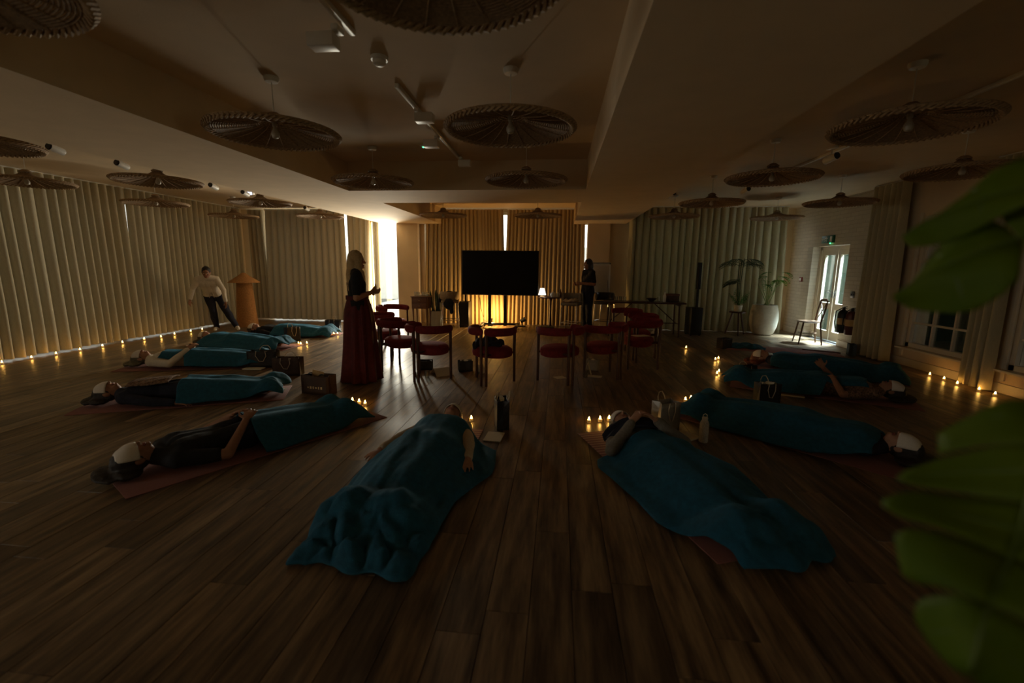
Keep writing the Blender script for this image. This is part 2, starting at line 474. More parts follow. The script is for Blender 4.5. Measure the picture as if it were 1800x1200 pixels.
# ------------------------------------------------------------------ walls and ceiling
def wall_with_holes(axis, pos, t, a0, a1, z0, z1, holes):
    """wall slab standing on a line; holes are (a0, a1, z0, z1) sorted along the wall"""
    mb = MB()
    def b(p, q, r, s):
        if q-p < 1e-3 or s-r < 1e-3: return
        if axis == 'x': mb.box(((p+q)/2, pos+t/2, (r+s)/2), (q-p, t, s-r))
        else: mb.box((pos+t/2, (p+q)/2, (r+s)/2), (t, q-p, s-r))
    c = a0
    for h0, h1, g0, g1 in holes:
        b(c, h0, z0, z1); b(h0, h1, z0, g0); b(h0, h1, g1, z1); c = h1
    b(c, a1, z0, z1)
    return mb
left_holes = [(-3.2, -.6, .03, 2.66), (-.2, 2.4, .03, 2.66), (2.8, 5.4, .03, 2.66), (5.8, 7.7, .03, 2.66), (7.95, 10.9, .03, 2.66)]
struct('wall_left', wall_with_holes('y', XL, -.25, YB, YF+.2, 0, ZC+.1, left_holes), M_PAINT)
far_holes = [(-7.9, -5.3, .03, 2.86), (-4.95, -4.06, .0, 2.6), (-3.5, -1.0, .25, 2.8), (-.9, .75, .25, 2.8), (1.9, 3.4, .25, 2.66), (3.7, 5.2, .25, 2.66)]
struct('wall_far', wall_with_holes('x', YF, .25, XL, XR+.3, 0, ZC+.1, far_holes), M_PAINT)
right_holes = [(-2.55, -1.25, .3, 2.3), (1.4, 2.7, .3, 2.3), (3.2, 4.4, .3, 2.3), (4.75, 5.98, .3, 2.3), (6.42, 7.66, .3, 2.3), (9.36, 10.62, 0, 1.96)]
struct('wall_right', wall_with_holes('y', XR, .3, YB, 8.35, 0, ZC+.1, right_holes[:5]), M_PAINT)
struct('wall_right_brick', wall_with_holes('y', XR, .3, 8.35, YF+.2, 0, ZC+.1, right_holes[5:]), M_BRICK)
struct('wall_back', MB().box(((XL+XR)/2, YB-.1, ZC/2), (XR-XL+.6, .2, ZC+.2)), M_PAINT)
struct('ceiling', MB().box(((XL+XR)/2, (YB+YF)/2, ZC+.06), (XR-XL+.6, YF-YB+.6, .12)), M_PAINT)
SX0, SX1, SX2, SX3 = -4.45, -2.95, .33, 1.56
sf = MB()
for x0, x1, y0, y1 in ((SX0, SX1, YB, YF), (SX2, SX3, YB, YF), (SX1, SX2, YB, -.8), (SX1, SX2, 6.27, 7.5)):
    sf.box(((x0+x1)/2, (y0+y1)/2, (ZS+ZC)/2+.01), (x1-x0, y1-y0, ZC-ZS+.02))
struct('trim_1', sf, M_PAINT)
# wall piers either side of the end curtains
struct('trim_2', MB().box((-3.80, 11.37, 1.25), (.54, .37, 2.5)).box((-3.48, 11.47, 1.25), (.14, .16, 2.5)), M_PAINT)
struct('trim_3', MB().box((.93, 11.37, 1.25), (.52, .37, 2.5)).box((1.42, 11.44, 1.25), (.48, .22, 2.5)), M_PAINT)
bb = MB()
for y0, y1 in ((YB, 9.36), (10.62, 11.5)): bb.box((XR-.009, (y0+y1)/2, .06), (.018, y1-y0, .12), bev=.004)
struct('baseboard_right', bb, M_TRIM)
# hidden daylight windows behind the curtains: frame bars and panes
def frame_window(name, axis, pos, a0, a1, z0, z1, cols, rows_, bar=.05, dep=.06, mt=M_TRIM, arch=False):
    """structure window with frame, bars and one pane per opening"""
    fr = MB()
    def b(mb, p, q, r, s, d=dep):
        if axis == 'x': mb.box(((p+q)/2, pos, (r+s)/2), (q-p, d, s-r))
        else: mb.box((pos, (p+q)/2, (r+s)/2), (d, q-p, s-r))
    b(fr, a0, a0+bar, z0, z1); b(fr, a1-bar, a1, z0, z1); b(fr, a0, a1, z0, z0+bar); b(fr, a0, a1, z1-bar, z1)
    o = struct(name, fr, mt)
    w_, h_ = (a1-a0-2*bar)/cols, (z1-z0-2*bar)/rows_
    for i in range(1, cols):
        q = MB(); b(q, a0+bar+i*w_-.014, a0+bar+i*w_+.014, z0+bar, z1-bar, dep*.6); q.build('glazing_bar', mt, o, False)
    for j in range(1, rows_):
        q = MB(); b(q, a0+bar, a1-bar, z0+bar+j*h_-.014, z0+bar+j*h_+.014, dep*.55); q.build('glazing_bar', mt, o, False)
    for i in range(cols):
        for j in range(rows_):
            q = MB(); b(q, a0+bar+i*w_, a0+bar+(i+1)*w_, z0+bar+j*h_, z0+bar+(j+1)*h_, .006); q.build('pane', M_GLASS, o, False)
    return o
n = 1
frame_window('window_1', 'x', 11.70, -4.95, -4.06, 0, 2.6, 1, 1, bar=.03); n = 2
for h in left_holes[:1]+left_holes[3:]:
    frame_window('window_%d' % n, 'y', XL-.12, *h, 2, 1); n += 1
for h in far_holes[2:]:
    frame_window('window_%d' % n, 'x', 11.67, *h, 2, 1); n += 1

# garden windows in the right wall: rectangular lights under a fanlight arch
def arched_window(name, y0, y1, arch=True):
    z0, zs, z1, x = .3, 1.62, 2.3, XR+.06
    bar = .065
    fr = MB()
    fr.box((x, y0+bar/2, (z0+z1)/2), (.09, bar, z1-z0)); fr.box((x, y1-bar/2, (z0+z1)/2), (.09, bar, z1-z0))
    fr.box((x, (y0+y1)/2, z0+bar/2), (.09, y1-y0, bar)); fr.box((x, (y0+y1)/2, zs), (.08, y1-y0-bar, .05))
    fr.box((x-.09, (y0+y1)/2, z0-.015), (.16, y1-y0+.1, .03), bev=.006)
    for a, b_ in ((y0-.045, y0+.01), (y1-.01, y1+.045)): fr.box((XR-.012, (a+b_)/2, 1.25), (.03, b_-a, 2.2), bev=.005)
    o = struct(name, fr, M_TRIM)
    w_ = (y1-y0-2*bar)/3; h_ = (zs-z0-bar)/4
    for i in (1, 2): MB().box((x, y0+bar+i*w_, (z0+bar+zs)/2), (.04, .028, zs-z0-bar)).build('glazing_bar', M_TRIM, o, False)
    for j in (1, 2, 3): MB().box((x, (y0+y1)/2, z0+bar+j*h_), (.036, y1-y0-2*bar, .028)).build('glazing_bar', M_TRIM, o, False)
    for i in range(3):
        for j in range(4):
            MB().box((x+.01, y0+bar+(i+.5)*w_, z0+bar+(j+.5)*h_), (.005, w_, h_)).build('pane', M_GLASS, o, False)
    # spandrel plate with an arched opening, and the fan bars
    yc, ra = (y0+y1)/2, (y1-y0)/2-bar
    sp = MB(); K = 20; V = []; F = []
    for k in range(K+1):
        a = math.pi*k/K
        yy, zz = yc+ra*math.cos(a), zs+.02+ra*1.02*math.sin(a)
        for xx in (x-.03, x+.03): V += [(xx, yy, zz), (xx, yy, z1+.02 if 0 < k < K else z1+.02)]
    for k in range(K):
        a = k*4; c_ = a+4
        F += [(a, a+1, c_+1, c_), (a+2, c_+2, c_+3, a+3), (a, c_, c_+2, a+2)]
    sp.add(V, F).build('arch_plate', M_TRIM, o, False)
    arc = lambda r: [(x, yc+r*math.cos(math.pi*k/16), zs+.02+r*math.sin(math.pi*k/16)) for k in range(17)]
    MB().tube(arc(ra*.99), .02, 6).build('fan_arc', M_TRIM, o); MB().tube(arc(ra*.45), .016, 6).build('fan_arc', M_TRIM, o)
    for a in (30, 60, 90, 120, 150):
        c_, s_ = math.cos(R(a)), math.sin(R(a))
        MB().tube([(x, yc+ra*.45*c_, zs+.02+ra*.45*s_), (x, yc+ra*c_, zs+.02+ra*s_)], .013, 6).build('fan_bar', M_TRIM, o)
    V = [(x+.01, yc, zs+.02)]+[(x+.01, yc+ra*math.cos(math.pi*k/16), zs+.02+ra*math.sin(math.pi*k/16)) for k in range(17)]
    MB().add(V, [(0, k+1, k+2) for k in range(16)]).build('fan_pane', M_GLASS, o, False)
    return o
for h in right_holes[:5]:
    arched_window('window_%d' % n, h[0], h[1]); n += 1

# the garden door, two leaves set back in the reveal
fr = MB(); dx = XR+.2
fr.box((dx, 9.40, .98), (.1, .08, 1.96)); fr.box((dx, 10.58, .98), (.1, .08, 1.96)); fr.box((dx, 9.99, 1.92), (.1, 1.2, .08))
struct('trim_4', fr, M_TRIM)
for k, (a, b_) in enumerate(((9.45, 9.985), (9.995, 10.53))):
    d = MB()
    for p, q in ((a, a+.09), (b_-.09, b_)): d.box((dx, (p+q)/2, .95), (.05, q-p, 1.86))
    for z, hh in ((.11, .18), (.72, .13), (1.83, .1)): d.box((dx, (a+b_)/2, z), (.05, b_-a-.18, hh))
    o = struct('door_%d' % (k+1), d, M_TRIM)
    MB().box((dx, (a+b_)/2, 1.28), (.006, b_-a-.17, 1.02)).build('pane', M_GLASS, o, False)
    MB().box((dx, (a+b_)/2, .43), (.006, b_-a-.17, .47)).build('pane', M_GLASS, o, False)
    yy = b_-.045 if k == 0 else a+.045
    MB().box((dx-.03, yy, .98), (.012, .035, .16), bev=.004).tube([(dx-.036, yy, 1.0), (dx-.075, yy, 1.0), (dx-.075, yy+(.1 if k else -.1), 1.0)], .008, 6).build('door_handle', M_STEEL, o)

# ------------------------------------------------------------------ outside the panes, with added surfaces that set their brightness
g = MB().box((-1.5, 3.5, -.2), (44, 44, .14)); struct('ground', g, M_PAVE)
struct('terrace', MB().box((-4.6, 16.5, -.10), (5.0, 9.2, .1)), mat('pale_terrace', (.86, .84, .78), .9, .03, 5))  # added pale ground, so the view through the window gap turns white
struct('garden_wall', MB().box((-5.0, 20.8, 1.0), (16.0, .3, 2.6)), MATS['pale_terrace'])  # added backdrop, made pale so no grey horizon shows in the gap
struct('veranda_roof', MB().box((7.6, 4.3, 2.75), (3.6, 9.2, .1)), M_HEDGE)  # added unseen cover that keeps sky light off the garden panes
struct('veranda_end', MB().box((8.2, 8.9, 1.3), (4.8, .1, 2.9)), M_HEDGE)  # added end screen, made dark so the panes do not look bright
for k, yy in enumerate((3.0, 4.6, 6.2, 7.6)):
    o = MB().box((7.9, yy, 1.3), (.14, .14, 2.8), bev=.01).box((7.9, yy, .0), (.2, .2, .2), bev=.01).build('veranda_post', M_RENDER, None, False)
    tag(o, '%s pale square post outside the arched garden windows' % ('first', 'second', 'third', 'fourth')[3-k], 'post', 'posts outside the garden windows')
    o['label'] = '%s pale veranda post outside the garden windows, counting from the garden door' % ('first', 'second', 'third', 'fourth')[3-k]
hedge = voxel(MB().box((10.2, 2.5, 1.2), (1.2, 14, 4.0)), 'hedge', M_HEDGE, .16, smooth=2)  # back of the dark enclosure, added so white sky stays hidden
for v in hedge.data.vertices: v.co += Vector((noise.noise(v.co*2.1), noise.noise(v.co*2.3+Vector((9, 0, 0))), noise.noise(v.co*2+Vector((0, 7, 0)))))*.22
tag(hedge, 'dark clipped hedge beyond the veranda posts', 'hedge')
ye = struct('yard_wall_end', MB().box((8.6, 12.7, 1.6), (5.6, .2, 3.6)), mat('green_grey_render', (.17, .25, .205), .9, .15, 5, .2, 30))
for k in range(7):
    for j in range(7):
        MB().box((6.2+k*.72+(.36 if j % 2 else 0), 12.59, .25+j*.45), (.70, .05, .43), bev=.01).build('block', MATS['green_grey_render'], ye, False)
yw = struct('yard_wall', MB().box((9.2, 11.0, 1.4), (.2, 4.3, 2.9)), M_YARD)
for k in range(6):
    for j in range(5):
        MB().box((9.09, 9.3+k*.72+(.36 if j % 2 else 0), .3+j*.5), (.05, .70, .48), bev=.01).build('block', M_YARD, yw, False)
o = MB().box((7.6, 10.75, 1.3), (.16, .16, 2.7), bev=.01).build('yard_post', M_TRIM, None, False)
tag(o, 'pale timber post standing in the yard outside the glazed door', 'post')

# ------------------------------------------------------------------ curtains
def curtain(name, label, p0, p1, z0, z1, pitch, depth, mt, lean0=0, lean1=0, sharp=.7, side=1, jit=.17, seed=0, group=None, flare=0.0, bunch=None):
    p0, p1 = Vector((*p0, 0)), Vector((*p1, 0)); d = p1-p0; L = d.length; t = d/L; nrm = Vector((-t.y, t.x, 0))
    per = 12; nf = max(2, round(L/pitch)); nu = nf*per; nv = 14
    rs = random.Random(seed)
    ph = [0]
    for _ in range(nf): ph.append(ph[-1]+1+rs.uniform(-jit, jit))
    ph = [q/ph[-1] for q in ph]
    amp = [rs.uniform(.75, 1.15) for _ in range(nf+1)]
    skew = [rs.uniform(-.12, .12) for _ in range(nf+1)]
    def f(u, v):
        k = min(int(u*nf), nf-1); lu = u*nf-k
        s = ph[k]+(ph[k+1]-ph[k])*lu
        # scalloped fold: a broad swell towards the room, then a crease
        q = min(max(lu+skew[k]*math.sin(math.pi*lu)*.5, 0), 1)
        wv = 2*(math.sin(math.pi*q)**sharp)-1
        a = depth*(amp[k]*(1-lu)+amp[k+1]*lu)*(.85+.3*(1-v)*(1+flare))
        wob = .016*noise.noise(Vector((s*L*1.3, v*1.6, seed)))*(1-v)
        zz = z0+(z1-z0)*v+.006*math.sin(s*L*9)*(1-v)
        e = (1-v)
        sw = .03*noise.noise(Vector((s*L*1.1, v*1.2+3, seed)))*e
        pos = lean0*e*(1-s)+lean1*e*s + s*L + sw*math.sin(math.pi*s)
        if bunch: pos += bunch*math.sin(math.pi*s)*e
        return p0+t*pos+side*nrm*(a*wv*.5+wob)+Vector((0, 0, zz))
    mb = MB().grid(f, nu, nv)
    o = thing(name, label, 'curtain', ((p0+p1)/2)[:], 0, group)
    inv = Matrix.Translation(-(p0+p1)/2)
    mb.v = [tuple(inv @ Vector(p)) for p in mb.v]
    mb.build('cloth', mt, o)
    tr = MB().tube([inv @ (p0+Vector((0, 0, z1+.012))), inv @ (p1+Vector((0, 0, z1+.012)))], .011, 6)
    tr.build('track', M_WHITEP, o)
    return o
GL = 'long linen curtains closed over the windows'
XC = -8.20
def cur(name, label, p0, p1, *a, **k): curtain(name, label, p0, p1, *a, group=GL, side=-1, **k)
cur('linen_curtain', 'pale linen curtain panel nearest the camera along the left wall', (XC, -.4), (XC, 4.0), .03, 2.85, .155, .11, M_CURT, seed=1)
cur('linen_curtain', 'pale linen curtain on the left wall, wide panel left of the leaning seam', (XC, 4.02), (XC, 8.02), .03, 2.85, .155, .11, M_CURT, seed=2, lean1=.03)
cur('linen_curtain', 'pale linen curtain on the left wall right behind the bending person', (XC, 8.06), (XC, 11.15), .03, 2.85, .150, .11, M_CURT, seed=3, lean0=-.03)
YC = 11.3
cur('linen_curtain', 'narrow linen curtain filling the far left corner behind the rattan lamp', (-8.12, YC), (-7.66, YC), .025, 2.84, .13, .09, M_CURTB, seed=4, lean1=.05)
cur('linen_curtain', 'wide linen curtain on the end wall right of the rattan lamp', (-7.60, YC-.05), (-5.46, YC-.05), .025, 2.84, .16, .085, M_CURTB, seed=5, lean0=-.1)
cur('linen_curtain', 'linen curtain behind the blonde person, next to the bright gap', (-5.42, YC), (-4.80, YC), .025, 2.84, .155, .085, M_CURTB, seed=6, lean1=-.10)
cur('linen_curtain', 'thin single fold of linen curtain hanging in the bright window gap', (-4.74, YC-.02), (-4.58, YC-.02), .025, 2.84, .08, .05, M_CURTB, seed=7, lean0=.0, lean1=.0)
cur('end_curtain', 'amber lit curtain left of the television', (-3.34, YC), (-1.40, YC), .01, 2.84, .095, .058, M_CURTC, seed=8, jit=.34, sharp=.95, lean0=-.10, lean1=.09)
cur('end_curtain', 'brown curtain right of the television, behind the small table lamp', (-1.30, YC+.06), (.60, YC+.06), .01, 2.84, .095, .058, M_CURTC, seed=9, jit=.34, sharp=.95, lean0=-.09, lean1=.04)
YD = 11.05
cur('garden_curtain', 'linen curtain behind the trestle table and right loudspeaker', (1.62, YD), (3.37, YD), .006, 2.85, .16, .11, M_CURTD, seed=10)
cur('garden_curtain', 'linen curtain behind the stool of pot plants', (3.35, YD+.03), (4.48, YD+.03), .006, 2.85, .16, .11, M_CURTD, seed=11)
cur('garden_curtain', 'slack linen curtain behind the big ceramic pot, right end swept aside', (4.45, YD), (5.12, YD), .006, 2.85, .17, .12, M_CURTD, seed=12, lean1=.10)
cur('garden_curtain', 'gathered linen curtain stack between the brick wall and the arched window', (5.33, 8.58), (5.33, 7.82), .02, 2.86, .12, .14, M_CURTD, seed=13, lean0=-.05, lean1=.05)
cur('garden_curtain', 'gathered linen curtain lit orange by tealights between the arched windows', (5.36, 6.42), (5.36, 6.03), .02, 2.86, .11, .11, M_CURTD, seed=14)
cur('garden_curtain', 'gathered linen curtain at the right edge beyond the second arched window', (5.33, 4.68), (5.33, 4.45), .02, 2.86, .11, .11, M_CURTD, seed=15)

# ------------------------------------------------------------------ pendants
def make_pendant():
    t = thing('woven_pendant', 'x', 'pendant lamp', (0, 0, 0))
    def zz(r): return .085*max(0, 1-r/.42)**1.25 + (.05*math.exp(-(r/.075)**2))
    wv = MB(); N_ = 48; r = .05; k = 0
    while r < .425:
        pts = [(r*math.cos(2*math.pi*a/N_), r*math.sin(2*math.pi*a/N_), zz(r)+.003*math.sin(a*math.pi+k*math.pi)) for a in range(N_)]
        wv.tube(pts, .0068, 4, closed=True); r += .0155; k += 1
    wv.build('weave', M_WICKERD, t)
    ribs = MB()
    for a in range(20):
        c, s = math.cos(2*math.pi*a/20), math.sin(2*math.pi*a/20)
        ribs.tube([(q*c, q*s, zz(q)-.007) for q in (.04, .08, .14, .22, .32, .44)],   .0032, 4)
    ribs.build('ribs', M_WICKER, t)
    V = []; rim = MB()
    for i in range(72):
        a = 2*math.pi*i/72; a2 = 2*math.pi*(i+2.2)/72
        rim.tube([(.425*math.cos(a), .425*math.sin(a), .008), (.455*math.cos((a+a2)/2), .455*math.sin((a+a2)/2), -.018), (.475*math.cos(a2), .475*math.sin(a2), .004)], .010, 5)
    rim.tube([(.468*math.cos(2*math.pi*i/48), .468*math.sin(2*math.pi*i/48), .006) for i in range(48)], .010, 6, closed=True)
    rim.tube([(.430*math.cos(2*math.pi*i/48), .430*math.sin(2*math.pi*i/48), .010) for i in range(48)], .009, 6, closed=True)
    rim.build('rim', M_WICKER, t)
    MB().lathe([(.0, .15), (.03, .148), (.062, .125), (.058, .115), (.0, .14)], 20, cap=False).build('crown', M_WICKER, t)
    MB().tube([(0, 0, .12), (0, 0, .39)], .0035, 6).build('cord', M_WHITEP, t)
    MB().lathe([(.0, .40), (.055, .40), (.055, .385), (.045, .365), (.0, .362)], 20, cap=False).build('ceiling_rose', M_WHITEP, t)
    MB().lathe([(.0, .13), (.018, .13), (.018, .05), (.0, .05)], 12, cap=False).build('lamp_holder', M_BULB, t)
    MB().lathe([(.0, .055), (.012, .05), (.014, .03), (.028, .005), (.03, -.012), (.022, -.032), (.0, -.04)], 14, cap=False).build('bulb', M_BULB, t)
    return t
PP = make_pendant(); used = 0
plist = [
 ((-2.20, 1.48), 'woven cane pendant cut off by the top left corner, in the main ceiling recess'),
 ((-.42, 1.60), 'large woven pendant cut off by the top edge above the centre of the room'),
 ((-2.20, 3.47), 'woven pendant in the main recess, nearer one left of the spotlight track'),
 ((-.38, 3.46), 'woven pendant in the main recess, nearer one right of the spotlight track'),
 ((-2.27, 5.5), 'woven pendant at the far left end of the main recess'),
 ((-.41, 5.47), 'woven pendant at the far right end of the main recess'),
 ((-2.36, 9.2), 'pale lit woven pendant in front of the amber curtain, upper left of the television'),
 ((-.45, 9.25), 'woven pendant in the end recess, upper right of the television'),
 ((-5.02, 3.55), 'woven pendant cut off by the left edge, beside the ceiling soffit'),
 ((-6.75, 5.3), 'woven pendant cut off by the left edge, lower one against the curtains'),
 ((-4.98, 5.35), 'largest complete woven pendant along the left side ceiling, with dark spot heads either side'),
 ((-6.88, 7.3), 'second woven pendant from the left hanging against the left curtains'),
 ((-4.98, 7.3), 'woven pendant just right of the bluish ceiling light on the left side'),
 ((-6.97, 9.3), 'woven pendant in front of the left wall curtain above the bending person'),
 ((-5.05, 9.35), 'pale woven pendant against the end wall curtain above left of the blonde person'),
 ((2.38, 3.58), 'very large woven pendant at upper right, nearest on the right side ceiling'),
 ((2.31, 5.46), 'woven pendant right of centre, second in its row, hanging in front of the ceiling edge'),
 ((2.32, 7.5), 'third woven pendant of the right hand row, above the trestle table'),
 ((2.22, 9.4), 'smallest farthest woven pendant in the right hand row, before the garden curtain'),
 ((4.02, 5.2), 'woven pendant at the right edge above the arched garden window'),
 ((4.19, 7.52), 'woven pendant above the glazed garden door'),
 ((4.27, 9.7), 'pale woven pendant before the curtain above the big ceramic pot'),
]
for i, ((x, y), lab) in enumerate(plist):
    place(PP, used, (x, y, ZC-.40), i*.37, lab, 'woven pendants on the ceiling'); used = 1

# ------------------------------------------------------------------ ceiling fittings
def track(label, p0, p1, heads):
    p0, p1 = Vector(p0), Vector(p1); m = (p0+p1)/2; d = p1-p0
    t = thing('spotlight_track', label, 'track light', (m.x, m.y, ZC))
    rz = math.atan2(d.y, d.x)
    MB().box((0, 0, -.016), (d.length, .034, .032), Matrix.Rotation(rz, 4, 'Z'), bev=.004).build('rail', M_WHITEP, t)
    for hy, dx_ in heads:
        h = MB().box((dx_*.5, hy-m.y, -.045), (.04, .09, .03), bev=.004).tube([(dx_*.5, hy-m.y, -.05), (dx_, hy-m.y, -.09)], .008, 6)
        h = h.build('spot_arm', M_WHITEP, t)
        MB().box((dx_*1.5, hy-m.y, -.105), (.16, .10, .075), Matrix.Identity(4), bev=.006).build('spot_head', M_WHITEP, h)
    return t
track('white spotlight track cut off by the top edge with one square head at its end', (-1.27, 1.2), (-1.27, 2.86), [(2.75, -.09), (1.9, .08)])
track('white spotlight track with three square heads in the middle of the main recess', (-1.29, 3.65), (-1.33, 6.05), [(4.15, .06), (5.0, -.06), (5.95, .05)])
sd = thing('smoke_detector', 'round white smoke detector on the recess ceiling', 'smoke detector', (-1.25, 3.21, ZC))
MB().lathe([(.0, 0), (.058, 0), (.056, -.022), (.0, -.022)], 24, cap=False).build('base', M_WHITEP, sd)
MB().lathe([(.0, -.02), (.045, -.022), (.042, -.045), (.03, -.055), (.0, -.058)], 24, cap=False).build('chamber', M_WHITEP, sd)
es = thing('emergency_light', 'small ceiling fitting with a glowing green light at the far end of the recess', 'emergency light', (-1.63, 5.48, ZC))
MB().lathe([(.0, 0), (.045, 0), (.04, -.015), (.0, -.018)], 20, cap=False).build('body', M_WHITEP, es)
MB().ell((0.0, -.01, -.02), (.012, .012, .007), n=10, m=6).build('green_light', M_LED, es)
lt = thing('ceiling_track', 'long white lighting track along the left soffit edge', 'track light', (-4.75, 6.8, ZC))
MB().box((0, 0, -.016), (.035, 9.6, .032), bev=.004).build('rail', M_WHITEP, lt)
rt_ = thing('ceiling_track', 'long white lighting track on the right side ceiling', 'track light', (3.2, 5.6, ZC))
MB().box((0, 0, -.016), (.035, 5.6, .032), bev=.004).build('rail', M_WHITEP, rt_)
def make_spot():
    t = thing('spotlight', 'x', 'spotlight')
    MB().box((0, 0, -.015), (.05, .12, .03), bev=.004).tube([(0, 0, -.02), (0, 0, -.10)], .009, 6).build('bracket', M_WHITEP, t)
    rx = Matrix.Translation((0, 0, -.13)) @ Matrix.Rotation(R(78), 4, 'X')
    MB().lathe([(.0, -.08), (.036, -.08), (.04, -.07), (.04, .07), (.0, .07)], 18, cap=False, mtx=rx).build('barrel', M_WHITEP, t)
    MB().lathe([(.0, .085), (.034, .085), (.039, .07), (.039, .055), (.03, .055)], 18, cap=False, mtx=rx).build('dark_lens', M_BLACK, t)
    return t
SP = make_spot()
for i, (x, y, lab) in enumerate([(-5.75, 4.86, 'first dark eyed spotlight from the left on the left ceiling'), (-5.77, 5.67, 'second dark eyed spotlight from the left on the left ceiling'),
        (-5.81, 7.32, 'third dark eyed spotlight from the left on the left ceiling, right of a big pendant'), (-5.78, 8.06, 'fourth spotlight from the left, beside the bluish ceiling light'),
        (-5.9, 10.31, 'farthest spotlight on the left ceiling, before the end curtain'), (3.08, 5.8, 'dark eyed spotlight beneath the very large pendant at upper right'),
        (3.01, 8.05, 'spotlight on the right ceiling between two pendants, farther one'), (1.93, 8.45, 'small pale spotlight nearest the right soffit edge')]):
    place(SP, i, (x, y, ZC), R(0 if x < 0 else 20), lab, 'round spotlights on the side ceilings')
el = thing('emergency_light', 'small ceiling light glowing bluish white on the left side ceiling', 'emergency light', (-6.14, 8.65, ZC))
MB().box((0, 0, -.03), (.22, .09, .06), bev=.01).build('housing', M_WHITEP, el)
MB().box((.02, -.048, -.045), (.17, .016, .05), bev=.004).build('lit_lens', M_LEDW, el)
bl = thing('recessed_spot', 'tiny bright lit spot in the ceiling right of the end recess', 'spotlight', (.05, 8.55, ZC))
MB().lathe([(.0, 0), (.04, 0), (.035, -.03), (.022, -.035)], 16, cap=False).build('ring', M_WHITEP, bl)
MB().lathe([(.0, -.028), (.022, -.03)], 16, cap=False).ell((0, -.01, -.036), (.018, .018, .010), n=10, m=6).build('lit_lens', M_SPOTLIT, bl)
# ------------------------------------------------------------------ red chairs
def make_chair():
    t = thing('dining_chair', 'x', 'chair')
    def seat_fn(u, v):
        a = 2*math.pi*u
        rr = .245*(1+.10*math.cos(2*a-math.pi*0))*(1-.04*math.cos(3*(a+math.pi/2)))
        # profile from under-centre over the rim to the top centre
        prof = [(0, .335), (.82, .335), (.96, .352), (1.0, .395), (.97, .435), (.82, .462), (.5, .475), (0, .478)]
        i = min(int(v*7), 6); f_ = v*7-i
        q = prof[i][0]*(1-f_)+prof[i+1][0]*f_; z = prof[i][1]*(1-f_)+prof[i+1][1]*f_
        return (rr*q*math.cos(a), .02+rr*q*math.sin(a), z)
    MB().grid(seat_fn, 36, 14).build('seat', M_RED, t)
    for s in (-1, 1):
        pts = [];
        for k in range(15):
            a = -math.pi/2 + s*(.13+ (math.pi*.60)*k/14)
            rx, ry = .285, .285
            pts.append((rx*math.cos(a), .0+ry*math.sin(a), .685-.012*k/14))
        b = MB().tube(pts, [.030]+[.038]*13+[.034], 12, flat=(.85, 1.35))
        b.ell(pts[0], (.03, .03, .046), n=10, m=8); b.ell(pts[-1], (.031, .031, .045), n=10, m=8)
        b.build('backrest_roll', M_RED, t)
        fx = s*.268; fy = .10
        MB().tube([(fx, fy, 0), (fx, fy, .65)], [.017, .020], 10).build('leg', M_DARKWOOD, t)
        MB().tube([(s*.034, -.282, 0), (s*.034, -.282, .66)], [.017, .020], 10).build('leg', M_DARKWOOD, t)
        MB().tube([(s*.034, -.28, .39), (s*.06, -.15, .385)], .013, 8).tube([(fx, fy, .39), (s*.2, .08, .385)], .013, 8).build('seat_bearer', M_DARKWOOD, t)
    return t
CH = make_chair()
def chair_at(bx, by, face, k, lab):
    a = R(face)  # clockwise from +Y
    return place(CH, k, (bx+.282*math.sin(a), by+.282*math.cos(a), 0), -a, lab, 'red velvet chairs in a half circle')
CHS = [(-.90, 5.40, 14, 'red velvet barrel chair with a dark jacket lying on its seat'),
 (.18, 5.60, -30, 'red velvet chair with nothing on it, just right of the chair with the jacket'),
 (.84, 5.98, -44, 'second red velvet chair right of the chair with the jacket'),
 (1.50, 6.72, -68, 'red velvet chair with a white sheet of paper on its seat'),
 (1.62, 7.55, -88, 'red velvet chair whose back shows just behind the chair with the paper'),
 (1.50, 8.5, -108, 'red velvet chair farthest to the right, below the trestle table'),
 (-1.79, 5.48, 22, 'red velvet chair left of the jacket chair, an open booklet by its leg'),
 (-2.46, 5.98, 48, 'red velvet chair right beside the standing blonde person'),
 (-3.0, 6.75, 72, 'red velvet chair partly hidden behind the standing blonde person'),
 (-3.35, 8.35, 120, 'farthest red velvet chair on the left, in front of the bright window gap')]
for k, (bx, by, fa, lab) in enumerate(CHS): chair_at(bx, by, fa, k, lab)
# jacket on the chair
jk = MB()
for c, r in (((-.88, 5.66, .52), (.15, .10, .06)), ((-.98, 5.72, .50), (.10, .12, .05)), ((-.78, 5.64, .51), (.12, .07, .055)), ((-1.04, 5.66, .47), (.05, .10, .06)), ((-.88, 5.70, .56), (.09, .06, .04))):
    jk.ell(c, r)
jk = voxel(jk, 'jacket', M_NAVY, .014, smooth=3)
for v in jk.data.vertices:
    v.co += Vector((0, 0, 1))*.014*math.sin(v.co.x*60+4*noise.noise(v.co*9)) + Vector((noise.noise(v.co*14), noise.noise(v.co*14+Vector((5, 0, 0))), 0))*.012
tag(jk, 'crumpled dark navy jacket lying on the seat of a red chair', 'jacket')

